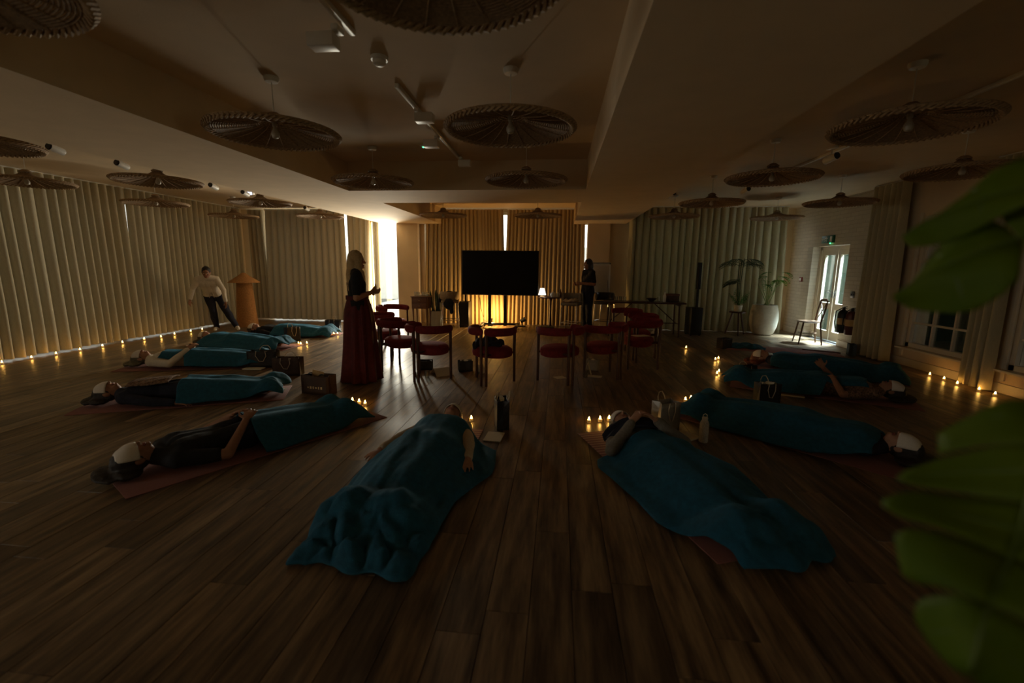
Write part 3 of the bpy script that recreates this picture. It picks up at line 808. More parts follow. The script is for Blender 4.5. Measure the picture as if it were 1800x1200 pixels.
# ------------------------------------------------------------------ television on its trolley
tv = thing('television', 'large black television on a wheeled floor stand', 'television', (-1.38, 10.62, 0))
MB().box((0, 0, 1.315), (1.82, .05, 1.04), bev=.008).build('casing', M_BLACK, tv)
MB().box((0, -.0262, 1.32), (1.78, .004, .99)).build('screen', M_SCREEN, tv)
MB().box((0, -.0262, .812), (.06, .004, .01)).build('logo_bar', M_STEEL, tv)
MB().box((0, .06, 1.3), (.7, .06, .5), bev=.01).build('wall_plate', M_BLACK, tv)
for s in (-1, 1):
    MB().box((s*.19-.07, .10, .70), (.075, .06, 1.3), bev=.006).build('post', M_BLACK, tv)
    b = MB().box((s*.42, 0, .085), (.08, .75, .05), bev=.01)
    b.build('base_rail', M_BLACK, tv)
    for q in (-1, 1):
        MB().lathe([(.0, -.02), (.042, -.02), (.042, .02), (.0, .02)], 14, cap=False, mtx=Matrix.Translation((s*.42, q*.33, .042)) @ Matrix.Rotation(R(90), 4, 'Y')).build('caster', M_BLACK, tv)
MB().box((0, .08, .10), (.92, .10, .05), bev=.01).build('cross_beam', M_BLACK, tv)
MB().tube([(-.5, .12, .72), (-.48, .15, .45), (-.40, .12, .2), (-.28, .14, .08)], .008, 6).build('cable', M_BLACK, tv)
ul = thing('floor_uplight', 'small floor uplight hidden behind the television posts', 'lamp', (-1.66, 10.98, 0))
MB().lathe([(.0, 0), (.06, 0), (.06, .03), (.045, .05), (.05, .16), (.06, .2), (.052, .2), (.03, .12)], 18, cap=False).build('body', M_BLACK, ul)
MB().ell((0, 0, .165), (.03, .03, .03), n=12, m=8).build('bulb', mat('warm_bulb', (1, .6, .2), .4, .01, 5, emit=(1, .55, .16), es=30), ul)
vl = thing('floor_spot', 'small dark spot fixture on the floor leaning against the amber curtain hem', 'lamp', (-.87, 11.05, 0))
MB().box((0, 0, .012), (.16, .12, .024), bev=.004).tube([(0, 0, .02), (.0, .0, .12)], .01, 6).build('foot', M_BLACK, vl)
MB().lathe([(.0, -.07), (.045, -.07), (.055, .07), (.0, .07)], 16, cap=False, mtx=Matrix.Translation((.02, 0, .16)) @ Matrix.Rotation(R(60), 4, 'Y')).build('barrel', M_BLACK, vl)

# ------------------------------------------------------------------ column loudspeakers
def speaker(loc, rz, lab, first=None):
    t = thing('column_speaker', lab, 'loudspeaker', loc, rz, 'column loudspeakers')
    MB().box((0, 0, .32), (.26, .32, .60), bev=.012).build('subwoofer', M_BLACK, t)
    MB().box((0, -.162, .33), (.22, .006, .5), bev=.002).build('grille', mat('speaker_grille', (.006, .006, .007), .8, .2, 200), t)
    for a in (-1, 1):
        for b in (-1, 1): MB().lathe([(.0, 0), (.02, 0), (.02, .022), (.0, .022)], 10, cap=False, mtx=Matrix.Translation((a*.1, b*.12, 0))).build('foot', M_BLACK, t)
    MB().box((.03, -.04, .82), (.045, .05, .42), bev=.005).build('spacer', M_BLACK, t)
    MB().box((.03, -.04, 1.31), (.075, .09, .58), bev=.008).build('column', M_BLACK, t)
    MB().box((.03, -.0865, 1.31), (.062, .005, .55), bev=.002).build('column_grille', MATS['speaker_grille'], t)
    return t
speaker((-2.27, 10.82, 0), 0, 'black column loudspeaker at the left edge of the television')
speaker((3.02, 10.35, 0), R(8), 'black column loudspeaker at the right end of the trestle table')

# ------------------------------------------------------------------ side cabinet, glasses, snake plant, stools
sc = thing('side_cabinet', 'small brown drawer cabinet on tall slim legs left of the snake plant', 'cabinet', (-3.24, 10.45, 0))
MB().box((0, 0, .60), (.38, .34, .27), bev=.006).build('body', M_BROWNWOOD, sc)
MB().box((0, 0, .745), (.42, .38, .02), bev=.005).build('top', M_BROWNWOOD, sc)
for k in range(2):
    d = MB().box((0, -.176, .535+k*.128), (.34, .016, .116), bev=.004).build('drawer', M_BROWNWOOD, sc)
    MB().ell((0, -.192, .535+k*.128), (.012, .012, .012), n=10, m=6).build('knob', M_BRASS, d)
for s in (-1, 1):
    for q in (-1, 1): MB().tube([(s*.165, q*.145, .47), (s*.16, q*.14, .2), (s*.165, q*.145, 0)], [.022, .013, .010], 8).build('leg', M_BROWNWOOD, sc)
def make_glass():
    t = thing('drinking_glass', 'x', 'glass')
    MB().lathe([(.0, .004), (.028, .002), (.036, .1), (.034, .1), (.026, .01), (.0, .01)], 14, cap=False).build('bowl', M_CUP, t)
    return t
GLS = make_glass()
gl = [((-3.37, 10.42, .755), 'leftmost clear glass on the drawer cabinet'), ((-3.28, 10.35, .755), 'second clear glass from the left on the drawer cabinet'),
      ((-3.19, 10.45, .755), 'third clear glass from the left on the drawer cabinet'), ((-3.09, 10.40, .755), 'rightmost clear glass on the drawer cabinet'),
      ((1.28, 10.15, .745), 'left one of three clear glasses on the trestle table'), ((1.38, 10.2, .745), 'middle one of three clear glasses on the trestle table'),
      ((1.46, 10.12, .745), 'right one of three clear glasses on the trestle table'), ((2.20, 10.16, .745), 'clear glass beside the box on the trestle table'),
      ((-1.72, 5.72, 0), 'clear glass standing on the floor under the chair with the booklet'), ((.40, 6.05, 0), 'clear glass on the floor next to the folded card under a right hand chair'),
      ((-.02, 10.62, .771), 'clear glass at the right end of the round lamp table')]
for k, (l, lab) in enumerate(gl): place(GLS, k, l, 0, lab, 'clear drinking glasses')
tray = tag(MB().box((-3.2, 10.47, .7735), (.2, .12, .035), bev=.01).build('napkin_tray', M_WHITEP), 'small white tray between the glasses on the drawer cabinet', 'tray')
tray.data.transform(Matrix.Translation((0, .12, 0))); 
sp = thing('snake_plant', 'potted snake plant with upright leaves between cabinet and fur bar stool', 'plant', (-2.95, 10.72, 0))
MB().lathe([(.0, 0), (.13, 0), (.16, .02), (.165, .38), (.15, .385), (.15, .34), (.0, .34)], 24, cap=False).build('pot', M_STONE, sp)
MB().lathe([(.0, .35), (.15, .35)], 20, cap=False).build('soil', M_SOIL, sp)
for k in range(18):
    a = random.uniform(0, 6.28); rr = random.uniform(.01, .10); h = random.uniform(.36, .58); ln = rr*1.1; tw = random.uniform(0, 3.1)
    V = []; F = []
    for i in range(7):
        q = i/6; wd = .030*(1-.25*(1-q))*math.sqrt(max(1-q**4, 0))+.001
        cx, cy = (rr+ln*q*.6)*math.cos(a), (rr+ln*q*.6)*math.sin(a)
        ta = tw+q*.6
        V += [(cx-wd*math.cos(ta), cy-wd*math.sin(ta), .345+h*q), (cx+.006*math.sin(ta), cy-.006*math.cos(ta), .345+h*q), (cx+wd*math.cos(ta), cy+wd*math.sin(ta), .345+h*q)]
    for i in range(6):
        for j in range(2): F.append((i*3+j, i*3+j+1, i*3+j+4, i*3+j+3))
    solid(MB().add(V, F).build('leaf', M_LEAFD, sp), .004)
def bar_stool(loc, rz, lab, seat_m, fur=None):
    t = thing('bar_stool', lab, 'stool', loc, rz, 'chrome legged bar stools')
    MB().box((0, 0, .66), (.40, .40, .07), bev=.03).build('seat', seat_m, t)
    pts = [(.205*math.cos(a), .205*math.sin(a)-.0, .80) for a in [math.pi*(.95+1.1*k/16) for k in range(17)]]
    MB().tube(pts, .026, 8, flat=(1, 3.6)).build('backrest', seat_m, t)
    for s in (-1, 1):
        for q in (-1, 1): MB().tube([(s*.17, q*.17, .64), (s*.19, q*.19, 0)], .011, 8).build('leg', M_CHROME, t)
    fr = MB()
    for s in (-1, 1):
        fr.tube([(s*.184, -.184, .24), (s*.184, .184, .24)], .009, 8).tube([(-.184, s*.184, .24), (.184, s*.184, .24)], .009, 8)
    fr.build('footrest', M_CHROME, t)
    return t
bar_stool((-2.50, 10.22, 0), R(20), 'fur covered bar stool with chrome legs between snake plant and left loudspeaker', mat('taupe_fur', (.30, .22, .14), .95, .3, 60, .6, 120))
bar_stool((.30, 10.18, 0), R(160), 'padded bar stool with chrome legs next to the round lamp table', M_GREY)
bar_stool((1.08, 10.68, 0), R(150), 'dark bar stool with chrome legs below the flip chart', M_BLACK)
co_ = MB()
for c, r in (((-2.50, 10.20, .715), (.17, .15, .03)), ((-2.46, 9.99, .62), (.13, .04, .13)), ((-2.40, 9.98, .50), (.06, .025, .13)), ((-2.52, 10.35, .82), (.13, .04, .08)), ((-2.72, 10.19, .6), (.04, .12, .16))): co_.ell(c, r)
co_ = voxel(co_, 'coat', M_SHIRTK, .014, smooth=3)
for v in co_.data.vertices: v.co += Vector((noise.noise(v.co*12), noise.noise(v.co*12+Vector((5, 0, 0))), noise.noise(v.co*12+Vector((0, 5, 0)))))*.016
tag(co_, 'black coat draped over the fur covered bar stool', 'coat')
bk = MB()
for c, r in (((.28, 10.14, .73), (.15, .10, .035)), ((.35, 10.10, .75), (.09, .07, .04)), ((.17, 10.14, .74), (.07, .06, .03))): bk.ell(c, r)
bk = voxel(bk, 'shawl', M_CREAM, .014, smooth=3)
for v in bk.data.vertices: v.co.z += .012*math.sin(v.co.x*50+noise.noise(v.co*10)*3)
tag(bk, 'pale folded shawl lying on the padded bar stool', 'shawl')

# lamp table
tb = thing('pedestal_table', 'small round dark table carrying a lit lamp right of the television', 'table', (-.18, 10.75, 0))
MB().lathe([(.0, .745), (.30, .745), (.31, .757), (.30, .77), (.0, .77)], 32, cap=False).build('table_top', M_DARKWOOD, tb)
MB().lathe([(.0, .745), (.06, .74), (.03, .68), (.028, .4), (.04, .1), (.06, .05), (.0, .05)], 16, cap=False).build('pedestal', M_DARKWOOD, tb)
MB().lathe([(.0, .05), (.05, .05), (.22, .018), (.22, 0), (.0, 0)], 24, cap=False).build('foot', M_DARKWOOD, tb)
tl = thing('table_lamp', 'small table lamp with a glowing white cone shade', 'lamp', (-.38, 10.68, .77))
MB().lathe([(.0, 0), (.055, 0), (.055, .012), (.01, .02), (.008, .06), (.0, .06)], 18, cap=False).build('base', M_BRASS, tl)
MB().lathe([(.092, .045), (.052, .20)], 24, cap=False).build('shade', M_LAMPSHADE, tl)
tp = thing('teapot', 'small white teapot on the round lamp table', 'teapot', (-.12, 10.66, .77))
MB().lathe([(.0, 0), (.05, 0), (.072, .04), (.065, .09), (.035, .11), (.0, .112)], 20, cap=False).build('body', M_WHITEP, tp)
MB().lathe([(.034, .108), (.02, .125), (.0, .127)], 14, cap=False).ell((0, 0, .134), (.01, .01, .01), n=8, m=6).build('lid', M_WHITEP, tp)
MB().tube([(.06, 0, .04), (.09, 0, .06), (.105, 0, .10)], [.014, .010, .007], 8).build('spout', M_WHITEP, tp)
MB().tube([(-.06, 0, .09), (-.10, 0, .09), (-.105, 0, .05), (-.065, 0, .035)], .006, 6).build('handle', M_WHITEP, tp)
bt = thing('glass_bottle', 'slim brown glass bottle on the round lamp table', 'bottle', (.05, 10.80, .77))
MB().lathe([(.0, 0), (.028, 0), (.03, .01), (.03, .10), (.012, .13), (.011, .165), (.0, .165)], 16, cap=False).build('body', mat('amber_glass', (.12, .05, .015), .15, .1, 10), bt)
MB().lathe([(.0, .165), (.013, .165), (.013, .18), (.0, .18)], 12, cap=False).build('stopper', M_DARKWOOD, bt)
eq = thing('mixer_case', 'low black equipment case on the floor beneath the lamp table', 'case', (-.28, 10.28, 0))
MB().box((0, 0, .06), (.42, .26, .12), bev=.015).build('body', M_BLACK, eq)
MB().tube([(-.1, 0, .115), (-.09, 0, .15), (.09, 0, .15), (.1, 0, .115)], .009, 6).build('handle', M_BLACK, eq)

# flip chart
fc = thing('flip_chart', 'white flip chart pad on an easel behind the dark haired person', 'flip chart', (.92, 11.02, 0))
MB().box((0, 0, 1.22), (.60, .02, .68), bev=.004).build('board', M_WHITEP, fc)
MB().box((0, -.016, 1.21), (.54, .01, .62), bev=.002).build('paper_pad', mat('pad_paper', (.62, .56, .47), .85, .03, 20), fc)
MB().box((0, -.04, .865), (.60, .07, .02), bev=.004).build('pen_tray', M_BLACK, fc)
MB().box((0, -.02, 1.57), (.58, .025, .035), bev=.005).build('clamp', M_STEEL, fc)
MB().ell((.285, -.03, 1.56), (.018, .018, .018), n=10, m=6).build('knob', M_BLACK, fc)
for s in (-1, 1): MB().tube([(s*.22, .02, 1.5), (s*.34, -.12, 0)], .012, 8).build('leg', M_STEEL, fc)
MB().tube([(0, .03, 1.5), (0, .2, 0)], .012, 8).build('leg', M_STEEL, fc)

# trestle table
tt = thing('trestle_table', 'long narrow dark trestle table in front of the right linen curtains', 'table', (1.86, 10.12, 0))
MB().box((0, 0, .73), (1.70, .55, .03), bev=.006).build('table_top', M_DARKWOOD, tt)
for s in (-1, 1):
    MB().box((s*.72, 0, .695), (.05, .46, .04), bev=.004).build('bearer', M_DARKWOOD, tt)
    for q in (-1, 1): MB().tube([(s*.72, q*.2, .68), (s*.74, q*.22, 0)], .016, 8).build('leg', M_DARKWOOD, tt)
    MB().tube([(s*.24, 0, .705), (s*.70, 0, .30)], .010, 8).build('brace', M_DARKWOOD, tt)
    MB().tube([(s*.735, -.21, .28), (s*.735, .21, .28)], .012, 8).build('stretcher', M_DARKWOOD, tt)
MB().tube([(-.735, 0, .28), (.735, 0, .28)], .010, 8).build('long_stretcher', M_DARKWOOD, tt)
bx = thing('gift_box', 'brown lidded box standing at the right end of the trestle table', 'box', (2.50, 10.2, .745), R(6))
MB().box((0, 0, .075), (.22, .2, .15), bev=.004).build('body', M_BAGB, bx); MB().box((0, 0, .155), (.23, .21, .04), bev=.004).build('lid', M_BROWNWOOD, bx)
bo = thing('glass_bottle', 'pale tall bottle on the trestle table left of the brown box', 'bottle', (2.31, 10.12, .745))
MB().lathe([(.0, 0), (.032, 0), (.034, .01), (.034, .13), (.014, .17), (.013, .21), (.0, .21)], 16, cap=False).build('body', M_WHITEP, bo)
MB().lathe([(.0, .208), (.015, .208), (.015, .225), (.0, .225)], 12, cap=False).build('cap', M_STEEL, bo)
bw = thing('bowl', 'dark shallow bowl on the trestle table', 'bowl', (2.05, 10.2, .745))
MB().lathe([(.0, 0), (.05, 0), (.055, .01), (.12, .07), (.115, .07), (.05, .016), (.0, .014)], 24, cap=False).build('body', M_DARKWOOD, bw)
tn = thing('ceramic_jar', 'small cream jar on the floor beneath the trestle table end', 'jar', (2.1, 9.95, 0))
MB().lathe([(.0, 0), (.06, 0), (.075, .04), (.06, .10), (.04, .12), (.0, .122)], 18, cap=False).build('body', M_STONE, tn)
MB().lathe([(.042, .118), (.025, .14), (.0, .142)], 14, cap=False).ell((0, 0, .15), (.012, .012, .012), n=8, m=6).build('lid', M_STONE, tn)

# ------------------------------------------------------------------ plants on the right
def frond(mb, base, az, L, rise, droop, n=11, lw=.20, wd=.012):
    b = Vector(base); d = Vector((math.cos(az), math.sin(az), 0)); sd = Vector((-d.y, d.x, 0))
    P = [b+d*(L*q)+Vector((0, 0, rise*q-droop*q*q)) for q in [i/n for i in range(n+1)]]
    mb.tube(P, [.006*(1-.8*i/n) for i in range(n+1)], 5)
    for i in range(2, n+1):
        q = i/n; l = lw*math.sin(math.pi*min(q*.85+.12, 1))+.02
        for s in (-1, 1):
            e = P[i]+(sd*s*.8+d*.6).normalized()*l+Vector((0, 0, -l*.35))
            m_ = (P[i]+e)/2+Vector((0, 0, l*.1)); t_ = d*wd
            mb.add([P[i], m_-t_, m_+t_, e, m_+Vector((0, 0, wd*.5))], [(0, 1, 4), (0, 4, 2), (1, 3, 4), (4, 3, 2)])
st = thing('wooden_stool', 'dark three legged stool carrying a pot plant before the curtain', 'stool', (4.02, 10.55, 0))
MB().lathe([(.0, .50), (.17, .50), (.18, .515), (.17, .53), (.0, .53)], 24, cap=False).build('seat', M_DARKWOOD, st)
for k in range(3):
    a = k*2.094+.4; MB().tube([(.1*math.cos(a), .1*math.sin(a), .5), (.23*math.cos(a), .23*math.sin(a), 0)], [.02, .014], 8).build('leg', M_DARKWOOD, st)
pp = thing('parlour_palm', 'dark tall palm with spreading fronds on the three legged stool', 'plant', (4.02, 10.55, .53))
MB().lathe([(.0, 0), (.07, 0), (.095, .14), (.085, .14), (.08, .12), (.0, .12)], 18, cap=False).build('pot', M_STONE, pp)
sm = MB()
for k in range(3): sm.tube([(.02*k-.02, .01*k, .1), (.03*k-.05, 0, .6), (.05*k-.06, 0, 1.05+.06*k)], .008, 6)
sm.build('stem', M_LEAFD, pp)
for k in range(9):
    q = MB(); frond(q, (.05*math.cos(k), 0, 1.0+.05*(k % 3)), k*.72+.2, .42, .30, .38); q.build('frond', M_LEAFD, pp)
for k in range(3):
    q = MB(); frond(q, (.0, 0, .62+.04*k), 2.6+k*.5, .32, .12, .22); q.build('frond', M_LEAFD, pp)
for k in range(11):
    q = MB(); frond(q, (.02, 0, .12), k*.6, .15+.03*(k % 3), .34+.05*(k % 4), .12, n=8, lw=.09); q.build('basal_leaf', M_LEAF, pp)
bp_ = thing('potted_cane_plant', 'big round cream ceramic pot with thin canes and a few bright leaves', 'plant', (4.66, 10.70, 0))
MB().lathe([(.0, 0), (.17, 0), (.22, .04), (.275, .2), (.295, .36), (.285, .52), (.255, .66), (.245, .68), (.235, .68), (.245, .62), (.0, .62)], 36, cap=False).build('pot', M_STONE, bp_)
MB().lathe([(.0, .63), (.24, .63)], 24, cap=False).build('soil', M_SOIL, bp_)
for k in range(7):
    a = -1.2+.5*k; tip = Vector((-.12+.13*k*.6-.1, .05*math.sin(a), 1.15+.09*(k % 4)))
    q = MB().tube([(.08*math.cos(a), .08*math.sin(a), .62), (tip.x*.6+.02, tip.y, .95), tip], [.011, .009, .006], 7).build('cane', mat('cane_green', (.20, .26, .09), .5, .2, 30), bp_)
for k in range(8):
    q = MB(); frond(q, (-.12+.06*k, .02*(k % 3), 1.12+.09*(k % 4)), k*.9, .22, .12, .24, n=7, lw=.10, wd=.016); q.build('leaf_spray', M_LEAF, bp_)
for k in range(6):
    q = MB(); frond(q, (.24, -.02, 1.22), k*1.05, .15, .10, .2, n=6, lw=.09, wd=.018); q.build('bright_leaf_spray', mat('lime_leaf', (.13, .30, .03), .45, .2, 20), bp_)
MB().tube([(.05, 0, .62), (.16, 0, .95), (.24, -.02, 1.24)], .008, 7).build('cane', MATS['cane_green'], bp_)

# ------------------------------------------------------------------ cross back chair by the door
xc = thing('cross_back_chair', 'bentwood cross back chair in the light before the glazed door', 'chair', (5.02, 9.55, 0), R(80))
MB().lathe([(.0, .43), (.18, .43), (.20, .445), (.19, .46), (.0, .462)], 28, cap=False).build('seat', M_BENT, xc)
for s in (-1, 1):
    MB().tube([(s*.15, .13, .435), (s*.165, .16, .2), (s*.19, .19, 0)], [.017, .016, .013], 8).build('leg', M_BENT, xc)
    MB().tube([(s*.17, -.22, 0), (s*.15, -.165, .43), (s*.18, -.21, .70), (s*.165, -.235, .87)], [.014, .017, .016, .016], 8).build('leg', M_BENT, xc)
    MB().tube([(s*.16, -.20, .50), (s*.05, -.215, .62), (-s*.06, -.225, .74), (-s*.165, -.232, .86)], .009, 6).build('cross_bar', M_BENT, xc)
MB().tube([(-.17, -.235, .86), (-.08, -.255, .885), (.08, -.255, .885), (.17, -.235, .86)], .018, 8, flat=(.8, 1.6)).build('top_rail', M_BENT, xc)
ring = [(.155*math.cos(2*math.pi*k/20), .155*math.sin(2*math.pi*k/20), .22) for k in range(20)]
MB().tube(ring, .008, 6, closed=True).build('stretcher', M_BENT, xc)

# exit sign, switches, extinguishers
ex = thing('exit_sign', 'green running man exit sign on the brick wall above the glazed door', 'exit sign', (XR-.02, 10.06, 2.09))
MB().box((0, 0, 0), (.03, .42, .15), bev=.004).build('panel', M_GREENX, ex)
pm = M_WHITEP
pic = MB().box((-.017, -.12, 0), (.003, .07, .11))
pic.build('door_pictogram', pm, ex, False)
man = MB().lathe([(.0, -.0015), (.013, -.0015), (.013, .0015), (.0, .0015)], 10, cap=False, mtx=Matrix.Translation((-.017, .035, .044)) @ Matrix.Rotation(R(90), 4, 'Y'))
for p, q in (((.03, .026), (.05, -.012)), ((.05, -.012), (.02, -.028)), ((.02, -.028), (.035, -.055)), ((.05, -.012), (.085, -.035)), ((.03, .026), (-.005, .01)), ((.035, .02), (.075, .022))):
    d_ = Vector((0, q[0]-p[0], q[1]-p[1])); a_ = math.atan2(d_.z, d_.y)
    man.box((0, 0, 0), (.003, d_.length+.01, .013), Matrix.Translation((-.017, (p[0]+q[0])/2, (p[1]+q[1])/2)) @ Matrix.Rotation(a_, 4, 'X'))
man.build('running_figure', pm, ex, False)
ar = MB().box((-.017, .135, 0), (.003, .07, .014)).add([(-.0185, .165, .03), (-.0185, .195, 0), (-.0185, .165, -.03), (-.0155, .165, .03), (-.0155, .195, 0), (-.0155, .165, -.03)], [(0, 1, 2), (5, 4, 3), (0, 3, 4, 1), (1, 4, 5, 2), (2, 5, 3, 0)])
ar.build('arrow', pm, ex, False)
MB().ell((-.02, -.12, -.085), (.012, .02, .010), n=10, m=6).build('green_light', M_LED, ex)
for k, (yy, lab) in enumerate(((9.08, 'steel light switch plate left one above the fire extinguishers'), (8.86, 'steel light switch plate right one above the fire extinguishers'))):
    o = thing('light_switch', lab, 'switch', (XR-.006, yy, 1.02)); MB().box((0, 0, 0), (.012, .12, .12), bev=.003).build('plate', M_STEEL, o)
    for q in (-1, 1): MB().box((-.008, q*.025, 0), (.008, .02, .035), bev=.002).build('rocker', M_BLACK, o)
o = thing('call_point', 'small red call point on the brick wall left of the door', 'call point', (XR-.015, 10.95, 1.25))
MB().box((0, 0, 0), (.03, .10, .10), bev=.005).build('housing', mat('dark_red_plastic', (.2, .02, .02), .5, .1, 10), o); MB().box((-.016, 0, 0), (.004, .06, .06)).build('window', M_WHITEP, o)
for k, (yy, lab, mt_) in enumerate(((9.05, 'black cylindrical fire extinguisher beside the door, left one', M_BLACK), (8.80, 'dark fire extinguisher beside the curtain stack, right one', mat('dark_red_paint', (.08, .012, .01), .4, .1, 10)))):
    o = thing('fire_extinguisher', lab, 'fire extinguisher', (5.36, yy, .30), 0, 'fire extinguishers')
    MB().lathe([(.0, 0), (.075, 0), (.085, .02), (.085, .36), (.06, .42), (.025, .44), (.0, .44)], 24, cap=False).build('cylinder', mt_, o)
    MB().box((0, 0, .46), (.04, .05, .05), bev=.006).tube([(0, 0, .49), (0, -.09, .50)], .008, 6).tube([(0, 0, .475), (0, -.10, .46)], .007, 6).build('valve', M_BLACK, o)
    MB().tube([(-.02, .03, .46), (-.09, .07, .40), (-.10, .06, .2), (-.09, .04, .08)], .011, 7).build('hose', M_BLACK, o)
    MB().box((.11, 0, .30), (.07, .05, .1), bev=.003).build('wall_bracket', M_STEEL, o)
    MB().lathe([(.0865, .16), (.0865, .28)], 20, cap=False).build('paper_label', M_CARD, o)

# ------------------------------------------------------------------ rattan mushroom lamp
rl = thing('rattan_floor_lamp', 'tall mushroom shaped rattan floor lamp against the left corner curtains', 'floor lamp', (-7.36, 9.95, 0))
prof = []
for k in range(61):
    z = 1.03*k/60; r = .235-.075*(z/1.03)**.8
    prof += [(r+.006*math.sin(k*math.pi), z), (r+.006, z+.008)]
MB().lathe([(.0, 0)]+prof+[(.0, 1.04)], 32, cap=False).build('column', M_RATTAN, rl)
prof = []
for k in range(17):
    q = k/16; r = .34-.27*q; z = 1.035+.19*q
    prof += [(r, z), (r-.004, z+.009)]
MB().lathe([(.30, 1.035)]+prof+[(.055, 1.245), (.03, 1.26), (.0, 1.262)], 36, cap=False).build('shade', M_RATTAN, rl)

# ------------------------------------------------------------------ gift bags
def bag(loc, rz, w_, h_, d_, lab, body=M_BAG, handle=True, tissue=None, squash=0, group='paper gift bags on the floor', flop=1, mark=False, cardm=None):
    t = thing('gift_bag', lab, 'bag', loc, rz, group)
    th = .003; x, y = w_/2, d_/2; top = .96
    for nm, s in (('front_panel', -1), ('back_panel', 1)):
        mb = MB()
        def f(u, v, s=s): return (-x+w_*u, s*(y-squash*v)+.006*math.sin(3*u*math.pi)*v, h_*v)
        solid(mb.grid(f, 8, 6).build(nm, body, t), th)
    for s in (-1, 1):
        V = []; nv = 4
        for j in range(nv+1):
            v = j/nv; yy = y-squash*v
            V += [(s*x, -yy, h_*v), (s*(x-.035*v-.004), 0, h_*v), (s*x, yy, h_*v)]
        F = [(j*3+i, j*3+i+1, j*3+i+4, j*3+i+3) for j in range(nv) for i in range(2)]
        solid(MB().add(V, F).build('side_gusset', body, t, False), th)
    MB().box((0, 0, .003), (w_, d_, .004)).build('bottom', body, t, False)
    if handle:
        for s in (-1, 1):
            yy = s*(y-squash)
            if flop and s == -1:
                pts = [(-.16*w_*1.2, yy-.004, h_*.97), (-.15*w_, yy-.02, h_*1.02), (-.19*w_, yy-.018, h_*.75), (-.08*w_, yy-.016, h_*.42), (.06*w_, yy-.016, h_*.40), (.17*w_, yy-.018, h_*.72), (.15*w_, yy-.02, h_*1.02), (.16*w_*1.2, yy-.004, h_*.97)]
            else:
                pts = [(-.19*w_, yy, h_*.97), (-.18*w_, yy+.01, h_*1.1), (-.08*w_, yy+.02, h_*1.24), (.08*w_, yy+.02, h_*1.25), (.17*w_, yy+.01, h_*1.1), (.19*w_, yy, h_*.97)]
            MB().tube(pts, .0045, 6).build('rope_handle', M_ROPE, t)
    if tissue:
        ti = MB().grid(lambda u, v: (-x*.7+w_*.7*u, (v-.5)*d_*.5+.01*math.sin(7*u), h_*(.86+.2*math.sin(9*u+3*v)*.5+.10)), 10, 6)
        ti.build('tissue_paper', tissue, t)
    if cardm:
        MB().box((-.1*w_, 0, h_*.98), (w_*.42, .004, h_*.42), Matrix.Rotation(R(8), 4, 'Y'), bev=.001).build('card', cardm, t)
    if mark:
        m_ = MB()
        for k in range(6): m_.box((-.10+.035*k+.01, -y-.003, h_*.36), (.022 if k % 2 else .014, .002, .028 if k % 3 else .016))
        m_.build('gold_print', M_GOLD, t, False)
    return t
bag((-4.99, 9.51, 0), R(8), .31, .26, .13, 'dark gift bag with looping white rope handles by the feet nearest the end curtains')
bag((-5.10, 8.12, 0), R(60), .26, .28, .12, 'dark gift bag with rope handles between the two farthest blanketed people on the left')
bag((-4.25, 6.02, 0), R(12), .40, .24, .14, 'wide black gift bag with a pale rope handle hanging down its front')
bag((-3.62, 5.62, 0), R(8), .36, .24, .14, 'brown gift bag with a golden rope handle, lit by a tealight behind it', M_BAGB)
bag((-2.76, 4.85, 0), R(-8), .36, .22, .15, 'open brown gift bag with gold print and a yellow card sticking out', M_BAGB, handle=False, tissue=M_SHIRTK, cardm=M_CARD, mark=True)
bag((-.50, 4.02, 0), R(-75), .22, .27, .11, 'dark gift bag with white paper on top, right of the two tealights', M_BAG, tissue=M_PAPER, flop=0)
bag((1.02, 4.12, 0), R(28), .22, .28, .13, 'silver fronted gift bag with coiled white rope handles beside the bottle', M_BAGS)
bag((2.33, 5.08, 0), R(10), .24, .25, .12, 'dark gift bag with a long white rope loop before the raised hand', tissue=M_PAPER)
bag((3.14, 8.72, 0), R(30), .24, .19, .14, 'dark gift bag on the mat farthest to the right, near the lit floor', handle=False, tissue=M_SHIRTK)
bag((2.62, 6.42, 0), R(20), .32, .16, .14, 'low dark gift bag at the covered feet, beside a tealight pair', squash=.03)
bag((-1.90, 6.22, 0), R(10), .22, .13, .12, 'small dark gift bag under the red chairs left of the booklet', handle=False)
bag((5.16, 8.35, 0), R(70), .20, .20, .10, 'dark blue gift bag beside the lit floor patch near the curtain stack', mat('blue_card', (.03, .045, .06), .6, .2, 20), handle=False)
bag((-1.30, 6.2, 0), R(20), .20, .15, .11, 'small dark bag with white tissue under the chairs, left of the jacket chair', handle=False, tissue=M_PAPER)
bag((.52, 6.50, 0), R(-15), .20, .16, .1, 'pale gift bag with tissue under the right hand red chairs', mat('pale_card', (.34, .30, .25), .7, .08, 20), handle=False, tissue=M_PAPER)

# ------------------------------------------------------------------ papers, notebooks, bottle
def flat(name, lab, cat, loc, rz, s, mt, tilt=0):
    t = thing(name, lab, cat, loc, rz)
    MB().box((0, 0, s[2]/2), s, bev=min(.002, s[2]*.3)).build('pages', M_PAPER, t)
    MB().box((0, 0, s[2]+.0006), (s[0]*1.01, s[1]*1.01, .0012)).build('cover', mt, t)
    t.rotation_euler.x = tilt
    return t
flat('notebook', 'white notebook lying on the floor right of the person in the cream sleeve', 'notebook', (-.53, 3.74, 0), R(-4), (.15, .21, .008), M_PAPER)
flat('notebook', 'pale notebook on the floor between silver bag and white bottle', 'notebook', (1.17, 3.98, 0), R(35), (.17, .20, .012), M_PAPER)
flat('notebook', 'white notebook on the floor along the second blanket from the lower left', 'notebook', (-3.35, 4.86, 0), R(10), (.27, .11, .012), M_PAPER)
flat('notebook', 'white notebook on the floor in front of the wide black gift bag', 'notebook', (-4.30, 5.86, 0), R(5), (.27, .12, .012), M_PAPER)
